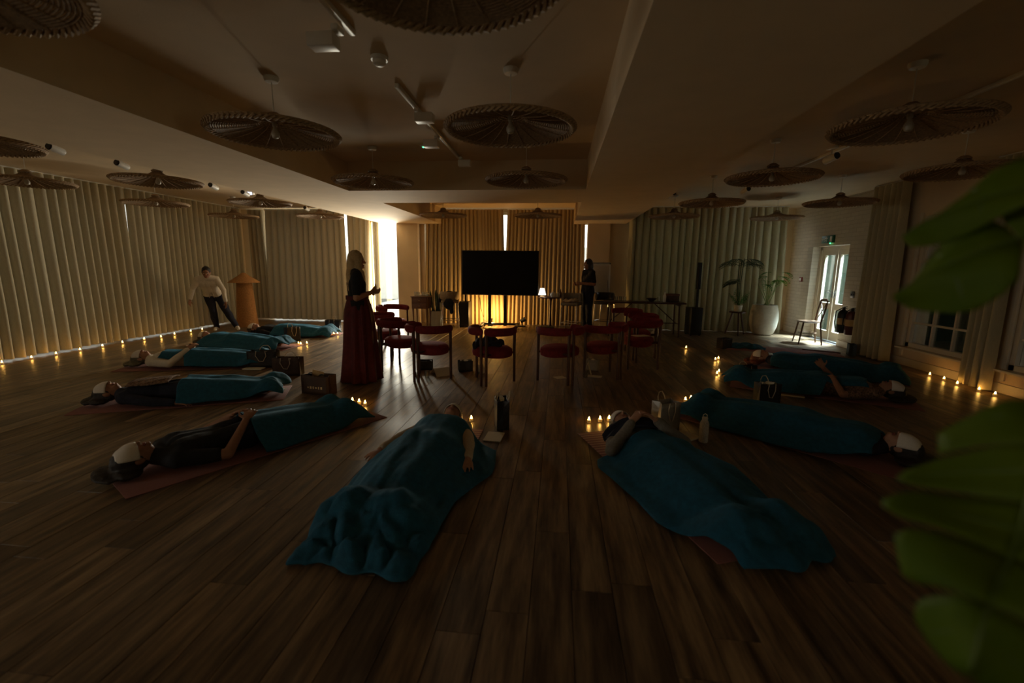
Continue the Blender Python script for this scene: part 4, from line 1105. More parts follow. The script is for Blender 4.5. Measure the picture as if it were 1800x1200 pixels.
flat('notebook', 'tan notebook on the floor below the raised hand on the right', 'notebook', (2.80, 5.5, 0), R(-20), (.26, .10, .014), M_CARD)
flat('card_sheet', 'white card lying flat under the chair right of the jacket chair', 'paper', (.05, 5.98, 0), R(30), (.15, .13, .002), M_PAPER)
flat('card_sheet', 'white card lying flat beside a folded card under a right hand chair', 'paper', (.53, 6.12, 0), R(-12), (.19, .12, .002), M_PAPER)
flat('card_sheet', 'sheet of paper lying on the seat of a right hand red chair', 'paper', (1.24, 6.80, .480), R(25), (.24, .15, .002), M_PAPER)
def tent(name, lab, loc, rz, w_, h_, sp_):
    t = thing(name, lab, 'booklet', loc, rz)
    for s in (-1, 1):
        q = MB().add([(-w_/2, s*sp_, .0), (w_/2, s*sp_, .0), (w_/2, 0, h_), (-w_/2, 0, h_)], [(0, 1, 2, 3)])
        solid(q.build('leaf', M_PAPER, t, False), .0025)
tent('folded_booklet', 'open pale booklet standing tent-like by the leg of a left red chair', (-1.58, 5.95, 0), R(35), .24, .09, .13)
tent('folded_card', 'white folded card standing beneath the jacket chair', (-1.06, 6.08, 0), R(70), .14, .13, .05)
tent('folded_card', 'narrow folded white card standing under a right hand red chair', (.44, 6.22, 0), R(80), .10, .18, .05)
wb = thing('water_bottle', 'speckled white water bottle with a carry loop standing on the floor', 'bottle', (1.29, 3.87, 0))
MB().lathe([(.0, 0), (.034, 0), (.038, .006), (.038, .165), (.03, .19), (.022, .195), (.0, .195)], 24, cap=False).build('body', mat('speckled_white', (.62, .57, .5), .5, .25, 120), wb)
MB().lathe([(.0, .195), (.024, .195), (.024, .222), (.0, .224)], 20, cap=False).build('lid', M_WHITEP, wb)
MB().tube([(-.016, 0, .22), (-.016, 0, .245), (0, 0, .255), (.016, 0, .245), (.016, 0, .22)], .004, 6).build('carry_loop', M_WHITEP, wb)
rod = tag(MB().tube([(4.55, 8.75, .012), (5.05, 8.45, .012)], .012, 8).build('wooden_rod', M_DARKWOOD), 'dark rod lying across the bright floor patch by the door', 'rod')

# ------------------------------------------------------------------ tealights
def make_candle():
    t = thing('tealight', 'x', 'candle')
    MB().lathe([(.0, 0), (.019, 0), (.0195, .003), (.0195, .024), (.017, .027), (.010, .025), (.0, .025)], 16, cap=False).build('body', M_WAX, t)
    MB().lathe([(.0, .024), (.0055, .027), (.0085, .034), (.007, .044), (.003, .054), (.0, .059)], 10, cap=False).build('flame', M_FLAME, t)
    return t
CA = make_candle(); k = 0
left = [(-8.04, 5.61), (-8.02, 5.97), (-7.99, 6.29), (-7.97, 6.64), (-7.96, 7.01), (-7.95, 7.37), (-7.91, 7.77), (-7.82, 8.05), (-7.87, 8.42), (-7.86, 8.83), (-7.84, 9.12)]
ORD = ('first', 'second', 'third', 'fourth', 'fifth', 'sixth', 'seventh', 'eighth', 'ninth', 'tenth', 'eleventh', 'twelfth', 'thirteenth')
for i, (x, y) in enumerate(left):
    place(CA, k, (x, y, 0), 0, '%s tealight from the left in the row along the left curtains' % ORD[i], 'tealights along the left curtains'); k += 1
right = [(5.30, 6.82), (5.30, 6.58), (5.26, 6.32), (5.28, 6.03), (5.29, 5.83)]
for i, (x, y) in enumerate(right):
    place(CA, k, (x, y, 0), 0, '%s tealight from the left in the row below the arched garden windows' % ORD[i], 'tealights along the right wall'); k += 1
trios = [('by the dark bag nearest the end curtains', [(-4.80, 9.00), (-4.73, 9.02), (-4.66, 9.05)]),
         ('on the floor past the second farthest left blanket', [(-4.78, 7.78), (-4.71, 7.74), (-4.65, 7.84)]),
         ('behind the brown bag with golden rope', [(-4.05, 6.30), (-3.97, 6.36)]),
         ('at the covered feet left of centre', [(-2.21, 4.54), (-2.12, 4.51), (-2.03, 4.46)]),
         ('by the head of the person in the cream sleeve', [(-.93, 4.12), (-.81, 4.13)]),
         ('by the head of the person in the grey hoodie', [(.33, 4.24), (.44, 4.28), (.53, 4.31)]),
         ('at the covered feet behind the white bottle', [(1.46, 5.07), (1.54, 5.14), (1.60, 5.20)]),
         ('by the low bag at the right hand feet', [(2.26, 6.45), (2.33, 6.58)]),
         ('before the auburn haired person on the right', [(2.57, 7.46), (2.65, 7.56)]),
         ('alone on the open floor below the right loudspeaker', [(2.39, 8.51)])]
for nm, pts in trios:
    for i, (x, y) in enumerate(pts):
        w_ = {1: ('single',), 2: ('left', 'right'), 3: ('left', 'middle', 'right')}[len(pts)][i]
        g_ = {1: '', 2: ' of the pair', 3: ' of the three'}[len(pts)]
        place(CA, k, (x, y, 0), 0, '%s tealight%s %s' % (w_, g_, nm), 'tealights at the heads and feet of the circle'); k += 1
# ------------------------------------------------------------------ people
def rot3(x, y, z): return Matrix((x, y, z)).transposed()
def hand(mb, w_, d, n, side, curl=.5, sc=1.0):
    """palm and five separate fingers; d along the forearm, n where the palm faces, side towards the thumb"""
    d = Vector(d).normalized(); n = Vector(n); n = (n-d*n.dot(d)).normalized(); sd = n.cross(d)*side
    w_ = Vector(w_)
    rt3 = rot3(sd, d, n)
    mb.ell(w_+d*.05*sc, (.040*sc, .052*sc, .016*sc), rt3, 12, 8)
    for k, (o, L) in enumerate(((.033, .058), (.0115, .068), (-.0115, .063), (-.033, .048))):
        b = w_+d*.085*sc+sd*o*sc
        d1 = (d+sd*o*4.5+n*curl*.35).normalized(); d2 = (d*(1-curl*.6)+sd*o*4.5+n*curl).normalized()
        m_ = b+d1*L*.52*sc; e = m_+d2*L*.5*sc
        mb.cap(b-d*.02*sc, m_, .0098*sc, .0088*sc, 8); mb.cap(m_, e, .0088*sc, .0072*sc, 8)
    b = w_+d*.025*sc+sd*.032*sc
    d1 = (d*.55+sd*.85+n*.25).normalized(); m_ = b+d1*.042*sc; e = m_+(d*.9+sd*.35+n*.3).normalized()*.032*sc
    mb.cap(b-d1*.012, m_, .0135*sc, .0105*sc, 8); mb.cap(m_, e, .0105*sc, .008*sc, 8)

def torso_caps(J, X, g=0.0):
    X = Vector(X); P, W, C = Vector(J['P']), Vector(J['W']), Vector(J['C'])
    out = []
    for s in (-1, 1):
        out += [(C+X*s*.085, W+X*s*.062, .098+g, .086+g), (W+X*s*.062, P+X*s*.082, .086+g, .100+g)]
        out += [(Vector(J['shL' if s < 0 else 'shR']), C+X*s*.10, .058+g, .085+g)]
    out += [(Vector(J['shL']), Vector(J['N']), .055+g, .055+g), (Vector(J['shR']), Vector(J['N']), .055+g, .055+g), (C, W, .10+g, .09+g)]
    return out
def arm_caps(J, s, g=0, part='both', cut=0):
    a, b, c = Vector(J['sh'+s]), Vector(J['el'+s]), Vector(J['wr'+s])
    out = []
    if part in ('both', 'upper'): out.append((a, b if not cut else a+(b-a)*cut, .050+g, .040+g))
    if part == 'both': out.append((b, c-(c-b).normalized()*(.02 if g else 0), .040+g, .027+g))
    if part == 'fore': out.append((b, c, .040+g, .027+g))
    return out
def leg_caps(J, s, g=0):
    a, b, c, t_ = [Vector(J[k+s]) for k in ('hip', 'kn', 'an', 'to')]
    return [(a, b, .082+g, .056+g), (b, b+(c-b)*.35, .056+g, .055+g), (b+(c-b)*.35, c, .055+g, .036+g)]
def foot_caps(J, s, g=0):
    c, t_ = Vector(J['an'+s]), Vector(J['to'+s]); k = (c-Vector(J['kn'+s])).normalized()
    return [(c+k*.02, t_, .036+g, .026+g), (c+k*.03-(t_-c).normalized()*.03, c+k*.02, .034+g, .036+g)]
def caps_mb(L, n=12):
    mb = MB()
    for a, b, ra, rb in L: mb.cap(a, b, ra, rb, n)
    return mb

def person(label, loc, rz, J, X, fwd_, up_, skin=M_SKIN, hair=None, hairmat=M_HAIRD, shirt=None, sleeves='short', legs_m=None, mask=None, hands=True,
           vox=.0075, curl=.5, palms=None, hdir=None, shoes=None, extra=None, eyes=True, legs=True):
    t = thing('person', label, 'person', loc, rz)
    X, F, U = Vector(X).normalized(), Vector(fwd_).normalized(), Vector(up_).normalized()
    XH = F.cross(U).normalized(); rh = rot3(XH, F, U)
    H = Vector(J['H'])
    mb = caps_mb(torso_caps(J, X))
    for s in 'LR':
        for q in arm_caps(J, s): mb.cap(*q)
        if legs:
            for q in leg_caps(J, s)+foot_caps(J, s): mb.cap(*q)
        if hands:
            d = Vector(J['wr'+s])-Vector(J['el'+s])
            if hdir: d = Vector(hdir[s])
            hand(mb, J['wr'+s], d, (palms or {}).get(s, (0, 0, -1)), -1 if s == 'L' else 1, curl)
    mb.cap(J['N'], H-U*.05-F*.01, .054, .047)
    mb.ell(H, (.074, .094, .112), rh, 20, 14)
    mb.ell(H+F*.028-U*.062, (.054, .058, .056), rh, 14, 10)
    mb.ell(H+F*.078+U*.026, (.050, .016, .013), rh, 12, 8)
    mb.cap(H+F*.086+U*.012, H+F*.108-U*.026, .009, .014, 10)
    for s in (-1, 1):
        mb.ell(H+XH*s*.076-F*.005-U*.006, (.010, .020, .030), rh, 10, 8)
        mb.ell(H+XH*s*.036+F*.068-U*.020, (.022, .016, .018), rh, 10, 8)
    mb.ell(H+F*.084-U*.082, (.022, .014, .016), rh, 10, 8)
    voxel(mb, 'body', skin, vox, t, 3)
    MB().ell(H+F*.090-U*.054, (.023, .008, .0045), rh, 12, 8).ell(H+F*.089-U*.062, (.021, .009, .0055), rh, 12, 8).build('lips', M_LIP, t)
    if eyes and not mask:
        for s in (-1, 1):
            e = MB().ell(H+XH*s*.031+F*.083+U*.002, (.013, .008, .007), rh, 10, 8).build('eye', M_WHITEP, t)
            MB().ell(H+XH*s*.031+F*.0895+U*.002, (.0055, .003, .0055), rh, 8, 6).build('iris', M_BLACK, e)
            MB().cap(H+XH*s*.018+F*.090+U*.028, H+XH*s*.045+F*.083+U*.030, .004, .003, 6).build('eyebrow', hairmat, t)
    if hair:
        hb = MB()
        for c, r in hair: hb.ell(H+XH*c[0]+F*c[1]+U*c[2], r, rh, 16, 12)
        ho = voxel(hb, 'hair', hairmat, .010, t, 2)
        for v in ho.data.vertices:
            v.co += Vector((noise.noise(v.co*45), noise.noise(v.co*45+Vector((3, 0, 0))), noise.noise(v.co*38+Vector((0, 3, 0)))))*.006
    if mask:
        def mf(u, v):
            th = R(-78+156*u); ph = R(mask[0]+(mask[1]-mask[0])*v)
            k = 1.10+.02*noise.noise(Vector((u*4, v*4, 1)))
            return H+XH*(.076*k*math.sin(th)*math.cos(ph))+F*(.100*k*math.cos(th)*math.cos(ph))+U*(.114*k*math.sin(ph))
        solid(MB().grid(mf, 18, 10).build('eye_mask', M_MASK, t), .006)
    if shirt:
        L = torso_caps(J, X, .012)
        for s in 'LR':
            if sleeves == 'long': L += arm_caps(J, s, .012)
            elif sleeves == 'short': L += arm_caps(J, s, .014, 'upper', .78)
        so = voxel(caps_mb(L), 'top', shirt, .011, t, 3)
        for v in so.data.vertices: v.co += Vector((noise.noise(v.co*11), noise.noise(v.co*11+Vector((3, 0, 0))), noise.noise(v.co*11+Vector((0, 3, 0)))))*.007
    if legs_m and legs:
        L = []
        P = Vector(J['P'])
        for s in 'LR': L += leg_caps(J, s, .018)
        for s in (-1, 1): L.append((P+X*s*.082, P+X*s*.082, .113, .113))
        so = voxel(caps_mb(L), 'trousers', legs_m, .012, t, 3)
        for v in so.data.vertices: v.co += Vector((noise.noise(v.co*9), noise.noise(v.co*9+Vector((3, 0, 0))), noise.noise(v.co*5)))*.012
    if shoes and legs:
        for s in 'LR': voxel(caps_mb(foot_caps(J, s, .010)), 'shoe', shoes, .010, t, 2)
    if extra: extra(t, H, XH, F, U)
    return t

def lying(arms='side', belly=.10, over=0.0, spread=.0):
    J = dict(P=(0, 0, .105), W=(0, .20, .095), C=(0, .42, .100), N=(0, .585, .098), H=(0, .70, .124), shL=(-.165, .50, .088), shR=(.165, .50, .088))
    for s, k in ((-1, 'L'), (1, 'R')):
        if arms == 'side': J['el'+k] = (s*.27, .24, .06+over); J['wr'+k] = (s*.31, .0, .04+over)
        if arms == 'out': J['el'+k] = (s*.31, .27, .07+over); J['wr'+k] = (s*(.42+spread), .06, .05+over)
        if arms == 'belly': J['el'+k] = (s*.30, .22, .07+over); J['wr'+k] = (s*.10, belly+.02*s, .228+over)
        J['hip'+k] = (s*.085, -.02, .11); J['kn'+k] = (s*.085, -.42, .115); J['an'+k] = (s*.075, -.80, .075); J['to'+k] = (s*.12, -.86, .185)
    return J

def field(J, arms_under):
    X = Vector((1, 0, 0)); L = torso_caps(J, X, .020)
    P = Vector(J['P'])
    for s in (-1, 1): L.append((P+X*s*.082, P+X*s*.082, .132, .132))
    for s in 'LR':
        L += leg_caps(J, s, .034)+foot_caps(J, s, .016)
        if arms_under: L += arm_caps(J, s, .01)
    st = .02; xs = np.arange(-.9, .901, st); ys = np.arange(-1.25, .951, st)
    GX, GY = np.meshgrid(xs, ys); H = np.zeros_like(GX)
    for a, b, ra, rb in L:
        for k in range(13):
            q = k/12; c = a+(b-a)*q; r = ra+(rb-ra)*q
            d2 = (GX-c.x)**2+(GY-c.y)**2
            H = np.maximum(H, np.where(d2 < r*r, c.z+np.sqrt(np.maximum(r*r-d2, 0)), 0))
    sl = .85
    for _ in range(18):
        Pd = np.pad(H, 1)
        for dy, dx in ((0, 1), (0, -1), (1, 0), (-1, 0), (1, 1), (1, -1), (-1, 1), (-1, -1)):
            H = np.maximum(H, Pd[1+dy:1+dy+H.shape[0], 1+dx:1+dx+H.shape[1]]-sl*st*math.hypot(dx, dy))
    for _ in range(5):
        Pd = np.pad(H, 1, mode='edge')
        H2 = sum(Pd[1+dy:1+dy+H.shape[0], 1+dx:1+dx+H.shape[1]] for dy in (-1, 0, 1) for dx in (-1, 0, 1))/9
        H = np.maximum(H2, H-.008)
    def s_(x, y):
        fx = min(max((x+.9)/st, 0), H.shape[1]-1.001); fy = min(max((y+1.25)/st, 0), H.shape[0]-1.001)
        i, j = int(fx), int(fy); u, v = fx-i, fy-j
        return H[j, i]*(1-u)*(1-v)+H[j, i+1]*u*(1-v)+H[j+1, i]*(1-u)*v+H[j+1, i+1]*u*v
    return s_

def blanket(label, loc, rz, J, y0, y1, wl, wr, seed, arms_under=True, folds=.014, swirl=0.0):
    """throw draped over a lying body; wl, wr give the left and right reach as lists of (y, w)"""
    fs = field(J, arms_under)
    def itp(T, y):
        ys = [q[0] for q in T]; ws = [q[1] for q in T]
        return float(np.interp(y, ys[::-1], ws[::-1])) if ys[0] > ys[-1] else float(np.interp(y, ys, ws))
    sv = Vector((seed*7.3, seed*3.1, 0))
    def f(u, v):
        y = y0+(y1-y0)*v
        s = u*2-1
        wdt = itp(wl if s < 0 else wr, y)
        wdt *= 1+.10*noise.noise(Vector((v*3.5, 0, 5 if s < 0 else 9))+sv)
        x = s*wdt
        y += .045*noise.noise(Vector((u*3.5, v*.6, 2))+sv)*(1 if v < .06 or v > .9 else .5)
        h = fs(x, y)
        n1 = noise.noise(Vector((x*9+y*1.5, y*2.0, 0))+sv); n2 = noise.noise(Vector((x*20, y*6, 3))+sv)
        rid = (1-abs(n1)*2.2)
        low = max(0, 1-h/.10)
        calm = .45+.55*min(1, max(0, (.45-y)/.5))
        z = h+.018+folds*calm*(.75*rid*(.55+.6*low)+.35*n2)+.02*low*max(0, n1)
        if swirl and v > .70:
            q = (v-.70)/.30
            z += swirl*q*(abs(noise.noise(Vector((x*8, y*8, 1))+sv))*1.5+.35*abs(noise.noise(Vector((x*17, y*15, 1))+sv)))
            x += .05*q*noise.noise(Vector((x*7, y*7, 4))+sv); y += .06*q*noise.noise(Vector((x*7, y*7, 8))+sv)
        e = min(1, (1-abs(s))*12)*min(1, (1-v)*16+.05)
        z = z*e+(max(h, 0)+.012)*(1-e)
        return (x, y, max(z, .012))
    mb = MB().grid(f, 56, 96)
    o = mb.build('blanket', M_TEAL); o.location = loc; o.rotation_euler = (0, 0, rz)
    solid(o, .010, -1)
    return tag(o, label, 'blanket', 'teal blankets over the people lying down')

def yoga_mat(label, loc, rz, L=1.83, W_=.62, y_off=0, mt=M_MAT):
    o = MB().box((0, y_off, .003), (W_, L, .006), bev=.0025).build('yoga_mat', mt); o.location = loc; o.rotation_euler = (0, 0, rz)
    return tag(o, label, 'yoga mat', 'pink yoga mats in a circle')

HL_BACK = [((0, -.012, .012), (.082, .092, .112)), ((0, -.045, .03), (.088, .06, .10)), ((0, -.02, .085), (.07, .075, .055))]
HL_SPREAD = HL_BACK+[((.06, -.07, .06), (.09, .035, .09)), ((-.07, -.075, .05), (.09, .03, .08)), ((.0, -.08, .15), (.12, .028, .09))]
def lay(Hp, Fp):
    """root for a lying figure whose head centre is over Hp and feet towards Fp"""
    H, F = Vector(Hp), Vector(Fp); u = (H-F).normalized()
    c = H-u*.70
    return (c.x, c.y, 0), math.atan2(-u.x, u.y)
UP = dict(X=(1, 0, 0), fwd_=(0, 0, 1), up_=(0, 1, 0))
def tilt(a): return dict(X=(1, 0, 0), fwd_=(math.sin(R(a)), 0, math.cos(R(a))), up_=(0, 1, 0))
MZ = .014   # mat thickness lifts the body

def up3(l): return (l[0], l[1], MZ)
# two people nearest the camera, heads inward
loc, rz = lay((-.93, 3.86), (-1.04, 2.0))
yoga_mat('striped pink mat under the cream sleeved person left of centre', (-.99, 2.98, 0), R(-1), 1.86, .64, mt=M_STRIPE)
J = lying('out', over=.025, spread=.0)
J['elR'] = (.28, .20, .09); J['wrR'] = (.345, -.07, .075); J['elL'] = (-.28, .21, .085); J['wrL'] = (-.36, -.02, .07)
person('person lying left of centre in a cream sleeved top with a white head covering', up3(loc), rz, J, **UP, shirt=M_CREAM, sleeves='long', legs_m=M_NAVY, hair=HL_BACK, hairmat=M_HAIRG, mask=(-2, 80), palms={'L': (0, 0, -1), 'R': (0, 0, -1)}, curl=.4)
blanket('teal blanket with crumpled foot end over the person left of centre, nearest the camera', loc, rz, J, .46, -1.26, [(.46, .20), (.25, .24), (.0, .36), (-.2, .42), (-.67, .34), (-1.26, .26)], [(.46, .19), (.36, .32), (.28, .50), (-.12, .52), (-.55, .40), (-1.26, .36)], 1, False, .032, .10)

loc, rz = lay((.58, 3.86), (1.16, 2.28))
yoga_mat('striped pink mat under the grey hooded person right of centre', (.83, 3.16, 0), math.atan2(.58, 1.58)+R(0), 1.86, .64, mt=M_STRIPE)
J = lying('belly', belly=.33, over=.03)
J['elL'] = (-.32, .24, .10); J['elR'] = (.32, .24, .10); J['wrL'] = (-.10, .34, .27); J['wrR'] = (.09, .30, .28)
def hood(t, H, XH, F, U):
    rh = rot3(XH, F, U)
    voxel(MB().ell(H-U*.10-F*.045, (.13, .06, .085), rh).ell(H-U*.13, (.12, .09, .05), rh), 'hood', M_GREY, .011, t, 3)
person('person lying right of centre in a grey hoodie, hands folded on the chest', up3(loc), rz, J, **UP, shirt=M_GREY, sleeves='long', legs_m=M_NAVY, hair=HL_BACK, hairmat=M_HAIRG, mask=(-2, 82), palms={'L': (.2, 0, -1), 'R': (-.2, 0, -1)}, skin=M_SKIN, extra=hood)
blanket('teal blanket spread over the grey hooded person right of centre', loc, rz, J, .28, -1.10, [(.28, .40), (.17, .46), (-.58, .42), (-1.1, .24)], [(.28, .50), (-.05, .55), (-.5, .42), (-1.1, .32)], 2, False, .016, .05)
sc_ = MB().grid(lambda u, v: ((u-.5)*.56, .30+.19*v+.02*math.sin(9*u), .232-.6*(u-.5)**2+.02*math.sin(14*v+6*u)), 20, 8).build('scarf', M_NAVY)
sc_.location = loc; sc_.rotation_euler = (0, 0, rz); solid(sc_, .012); sc_.location.z = .035
tag(sc_, 'dark scarf across the chest of the grey hooded person', 'scarf')

# left side of the circle, heads outward
loc, rz = lay((-2.94, 2.70), (-2.06, 4.13))
yoga_mat('pink mat under the person in a black top at lower left', (-2.45, 3.42, 0), rz, 2.02, .63)
J = lying('belly', belly=.02)
person('person in a black top at lower left, bare forearms crossed on the stomach', up3(loc), rz, J, **tilt(-12), shirt=M_SHIRTK, sleeves='short', legs_m=M_NAVY, hair=HL_SPREAD, mask=(-6, 62), palms={'L': (.3, 0, -1), 'R': (-.3, 0, -1)}, skin=M_SKIN2)
blanket('teal blanket from the waist down on the person in a black top at lower left', loc, rz, J, -.02, -1.04, [(-.02, .38), (-.5, .37), (-1.04, .30)], [(-.02, .36), (-.5, .34), (-1.04, .28)], 3, False, .012, .02)

loc, rz = lay((-4.70, 4.13), (-3.02, 4.86))
yoga_mat('pink mat under the person in the dark patterned top at left', (-4.02, 4.42, 0), rz, 1.95, .62)
J = lying('side')
person('person lying at left in a dark patterned top with a white eye mask', up3(loc), rz, J, **tilt(-8), shirt=M_NAVY, sleeves='long', legs_m=M_NAVY, hair=HL_SPREAD, mask=(-6, 60), skin=M_SKIN2)
blanket('teal blanket over the legs of the person in the dark patterned top', loc, rz, J, -.02, -1.0, [(-.02, .36), (-.5, .32), (-1.0, .26)], [(-.02, .36), (-.5, .32), (-1.0, .26)], 4, True, .014, .03)
sh_ = MB().grid(lambda u, v: ((u-.5)*.34, .10+.38*v, .242-.9*(u-.5)**2*.12-.02*(v-.5)+.004*math.sin(20*u+9*v)), 14, 12).build('patterned_shawl', M_PATT)
sh_.location = (loc[0], loc[1], .012); sh_.rotation_euler = (0, 0, rz); solid(sh_, .008); tag(sh_, 'patterned shawl on the chest of the person in dark clothes at left', 'shawl')

loc, rz = lay((-5.93, 5.75), (-4.35, 6.22))
yoga_mat('pink mat under the white sleeved person on the left side', (-5.25, 5.97, 0), rz, 1.9, .62)
J = lying('belly', belly=.06, over=.02)
J['elR'] = (.31, .20, .08); J['elL'] = (-.31, .20, .08)
person('person lying on the left side in a white long sleeved top, hands on the stomach', up3(loc), rz, J, **tilt(-8), shirt=M_SHIRTW, sleeves='long', legs_m=M_NAVY, hair=HL_SPREAD, hairmat=M_HAIRG, mask=(-6, 60), palms={'L': (.3, 0, -1), 'R': (-.3, 0, -1)})
blanket('teal blanket over the white sleeved person on the left side', loc, rz, J, .40, -1.02, [(.4, .20), (.06, .20), (.0, .36), (-.5, .34), (-1.02, .28)], [(.4, .20), (.06, .20), (.0, .36), (-.5, .34), (-1.02, .28)], 5, False, .014, .02)

loc, rz = lay((-6.45, 7.55), (-4.85, 7.38))
yoga_mat('pink mat under the fully covered person below the bending person', (-5.62, 7.58, 0), rz, 1.9, .62)
J = lying('side')
person('person lying almost fully covered with a blanket, below the bending person', up3(loc), rz, J, **tilt(-6), shirt=M_NAVY, sleeves='long', legs_m=M_NAVY, hair=HL_SPREAD, vox=.011, mask=(-6, 60))
blanket('teal blanket covering up to the chin the person below the bending person', loc, rz, J, .60, -1.02, [(.60, .34), (.1, .42), (-.5, .36), (-1.02, .32)], [(.60, .34), (.1, .42), (-.5, .36), (-1.02, .32)], 6, True, .018, .04)

loc, rz = lay((-6.32, 8.72), (-4.85, 8.84))
yoga_mat('pink mat under the farthest person on the left, near the rattan lamp', (-5.55, 8.95, 0), rz, 1.9, .62)
J = lying('side')
person('farthest person lying on the left, dark top, head close to the rattan lamp', up3(loc), rz, J, **tilt(-6), shirt=M_SHIRTK, sleeves='long', legs_m=M_NAVY, hair=HL_BACK, vox=.011, mask=(-4, 66))
blanket('teal blanket over the farthest person on the left, near the rattan lamp', loc, rz, J, .18, -1.02, [(.18, .38), (-.5, .34), (-1.02, .32)], [(.18, .38), (-.5, .34), (-1.02, .32)], 7, True, .018, .05)

# right side of the circle
loc, rz = lay((2.70, 3.62), (1.66, 4.60))
yoga_mat('pink mat under the fully covered person behind the white bottle', (2.08, 4.12, 0), rz, 2.0, .62)
J = lying('side')
person('person lying at lower right, covered to the neck, dark hair and white eye mask', up3(loc), rz, J, **tilt(8), shirt=M_NAVY, sleeves='long', legs_m=M_NAVY, hair=HL_SPREAD+[((.02, -.085, .12), (.15, .022, .10))], mask=(-10, 60), vox=.009)
blanket('teal blanket over the person at lower right behind the white bottle', loc, rz, J, .56, -1.06, [(.56, .26), (.2, .40), (-.5, .36), (-1.06, .28)], [(.56, .26), (.2, .42), (-.5, .40), (-1.06, .32)], 8, True, .014, .03)

loc, rz = lay((3.82, 5.40), (2.40, 6.02))
yoga_mat('pink mat under the person on the right with a raised hand', (3.2, 5.72, 0), rz, 1.9, .62)
J = lying('belly', belly=.10)
J['elL'] = (-.30, .24, .07); J['wrL'] = (-.24, .06, .26)
person('person lying on the right with one bare forearm and hand raised over the stomach', up3(loc), rz, J, **tilt(8), shirt=M_PATT, sleeves='short', legs_m=M_NAVY, hair=HL_SPREAD, mask=(-6, 60), skin=M_SKIN2, palms={'L': (1, .2, -.2), 'R': (-.2, 0, -1)}, hdir={'L': (.25, -.6, .8), 'R': (-.8, -.2, -.15)})
blanket('teal blanket over the person on the right with the raised hand', loc, rz, J, .46, -1.02, [(.46, .18), (.06, .18), (0, .36), (-.5, .34), (-1.02, .28)], [(.46, .18), (.06, .18), (0, .36), (-.5, .34), (-1.02, .28)], 9, False, .014, .02)

loc, rz = lay((3.16, 7.22), (4.52, 6.50))
yoga_mat('pink mat under the auburn haired person on the right', (3.85, 6.86, 0), rz, 1.95, .62)
J = lying('side')
person('auburn haired person lying on the right, covered to the neck, head towards the centre', up3(loc), rz, J, **tilt(-10), shirt=M_NAVY, sleeves='long', legs_m=M_NAVY, hair=HL_SPREAD, hairmat=M_HAIRR, mask=(0, 60), vox=.010)
blanket('teal blanket over the auburn haired person on the right', loc, rz, J, .54, -1.04, [(.54, .30), (.1, .42), (-.5, .38), (-1.04, .34)], [(.54, .30), (.1, .42), (-.5, .38), (-1.04, .34)], 10, True, .016, .03)

yoga_mat('pink mat lying in the daylight patch by the glazed door', (4.1, 8.62, 0), R(76), 1.85, .62)
fb = MB().grid(lambda u, v: ((u-.5)*.62+.03*math.sin(v*5), (v-.5)*.34, .02+.075*math.sin(math.pi*u)**.7*math.sin(math.pi*v)**.6+.012*math.sin(u*17+3*math.sin(v*6))), 36, 22).build('blanket', M_TEAL)
fb.location = (3.55, 8.80, 0); fb.rotation_euler = (0, 0, R(-14)); solid(fb, .01, -1)
tag(fb, 'small bunched teal blanket on the mat in the daylight patch', 'blanket', 'teal blankets over the people lying down')

# ------------------------------------------------------------------ standing people
def stand(s=1.0):
    J = dict(P=(0, 0, .93), W=(0, .0, 1.08), C=(0, .0, 1.24), N=(0, -.015, 1.40), H=(0, .015, 1.535), shL=(-.155, -.01, 1.355), shR=(.155, -.01, 1.355))
    for q, k in ((-1, 'L'), (1, 'R')):
        J['hip'+k] = (q*.09, 0, .90); J['kn'+k] = (q*.10, .02, .49); J['an'+k] = (q*.11, -.02, .075); J['to'+k] = (q*.125, .13, .03)
        J['el'+k] = (q*.21, -.03, 1.10); J['wr'+k] = (q*.10, .19, 1.07)
    return J
ST = dict(X=(1, 0, 0), fwd_=(0, 1, 0), up_=(0, 0, 1))
def skirt(t, H, XH, F, U):
    def f(u, v):
        a = 2*math.pi*u; q = v
        z = 1.09-1.075*q
        r = .125+.055*math.sin(min(q*4, 1)*math.pi/2)+.085*q**1.3
        fo = 1+(.02+.09*q)*math.sin(a*9+2*math.sin(a*2)+1.2*q)
        return (r*fo*1.08*math.cos(a), r*fo*.95*math.sin(a)+.01, z)
    solid(MB().grid(f, 90, 26).build('skirt', M_SKIRT, t), .006)
    solid(MB().grid(lambda u, v: (.175*math.cos(2*math.pi*u)*(1.0), .135*math.sin(2*math.pi*u)+.005, 1.10-.05*v), 36, 2).build('waistband', M_SKIRT, t), .008)
J = stand()
J['elR'] = (.205, -.03, 1.08); J['wrR'] = (.13, .15, 1.14); J['elL'] = (-.205, -.02, 1.08); J['wrL'] = (-.03, .18, 1.13)
HB = [((0, -.012, .018), (.086, .100, .118)), ((0, -.06, -.06), (.092, .06, .15)), ((0, -.085, -.19), (.105, .045, .14)), ((.03, -.09, -.30), (.075, .032, .11)), ((.078, .01, -.09), (.026, .045, .14)), ((-.078, .01, -.09), (.026, .045, .14)), ((.10, .045, -.22), (.03, .04, .12))]
person('blonde long haired person standing in a black T-shirt and long wine red skirt', (-2.55, 5.50, 0), R(-58), J, **ST, shirt=M_SHIRTK, sleeves='short', hair=HB, hairmat=M_HAIRB, extra=skirt, palms={'L': (.5, 0, .6), 'R': (-.6, 0, .6)}, hdir={'L': (.4, .8, .15), 'R': (-.35, .7, .55)}, shoes=M_BLACK, curl=.7)
J = stand()
J['wrR'] = (.12, .21, 1.10); J['wrL'] = (-.10, .22, 1.12)
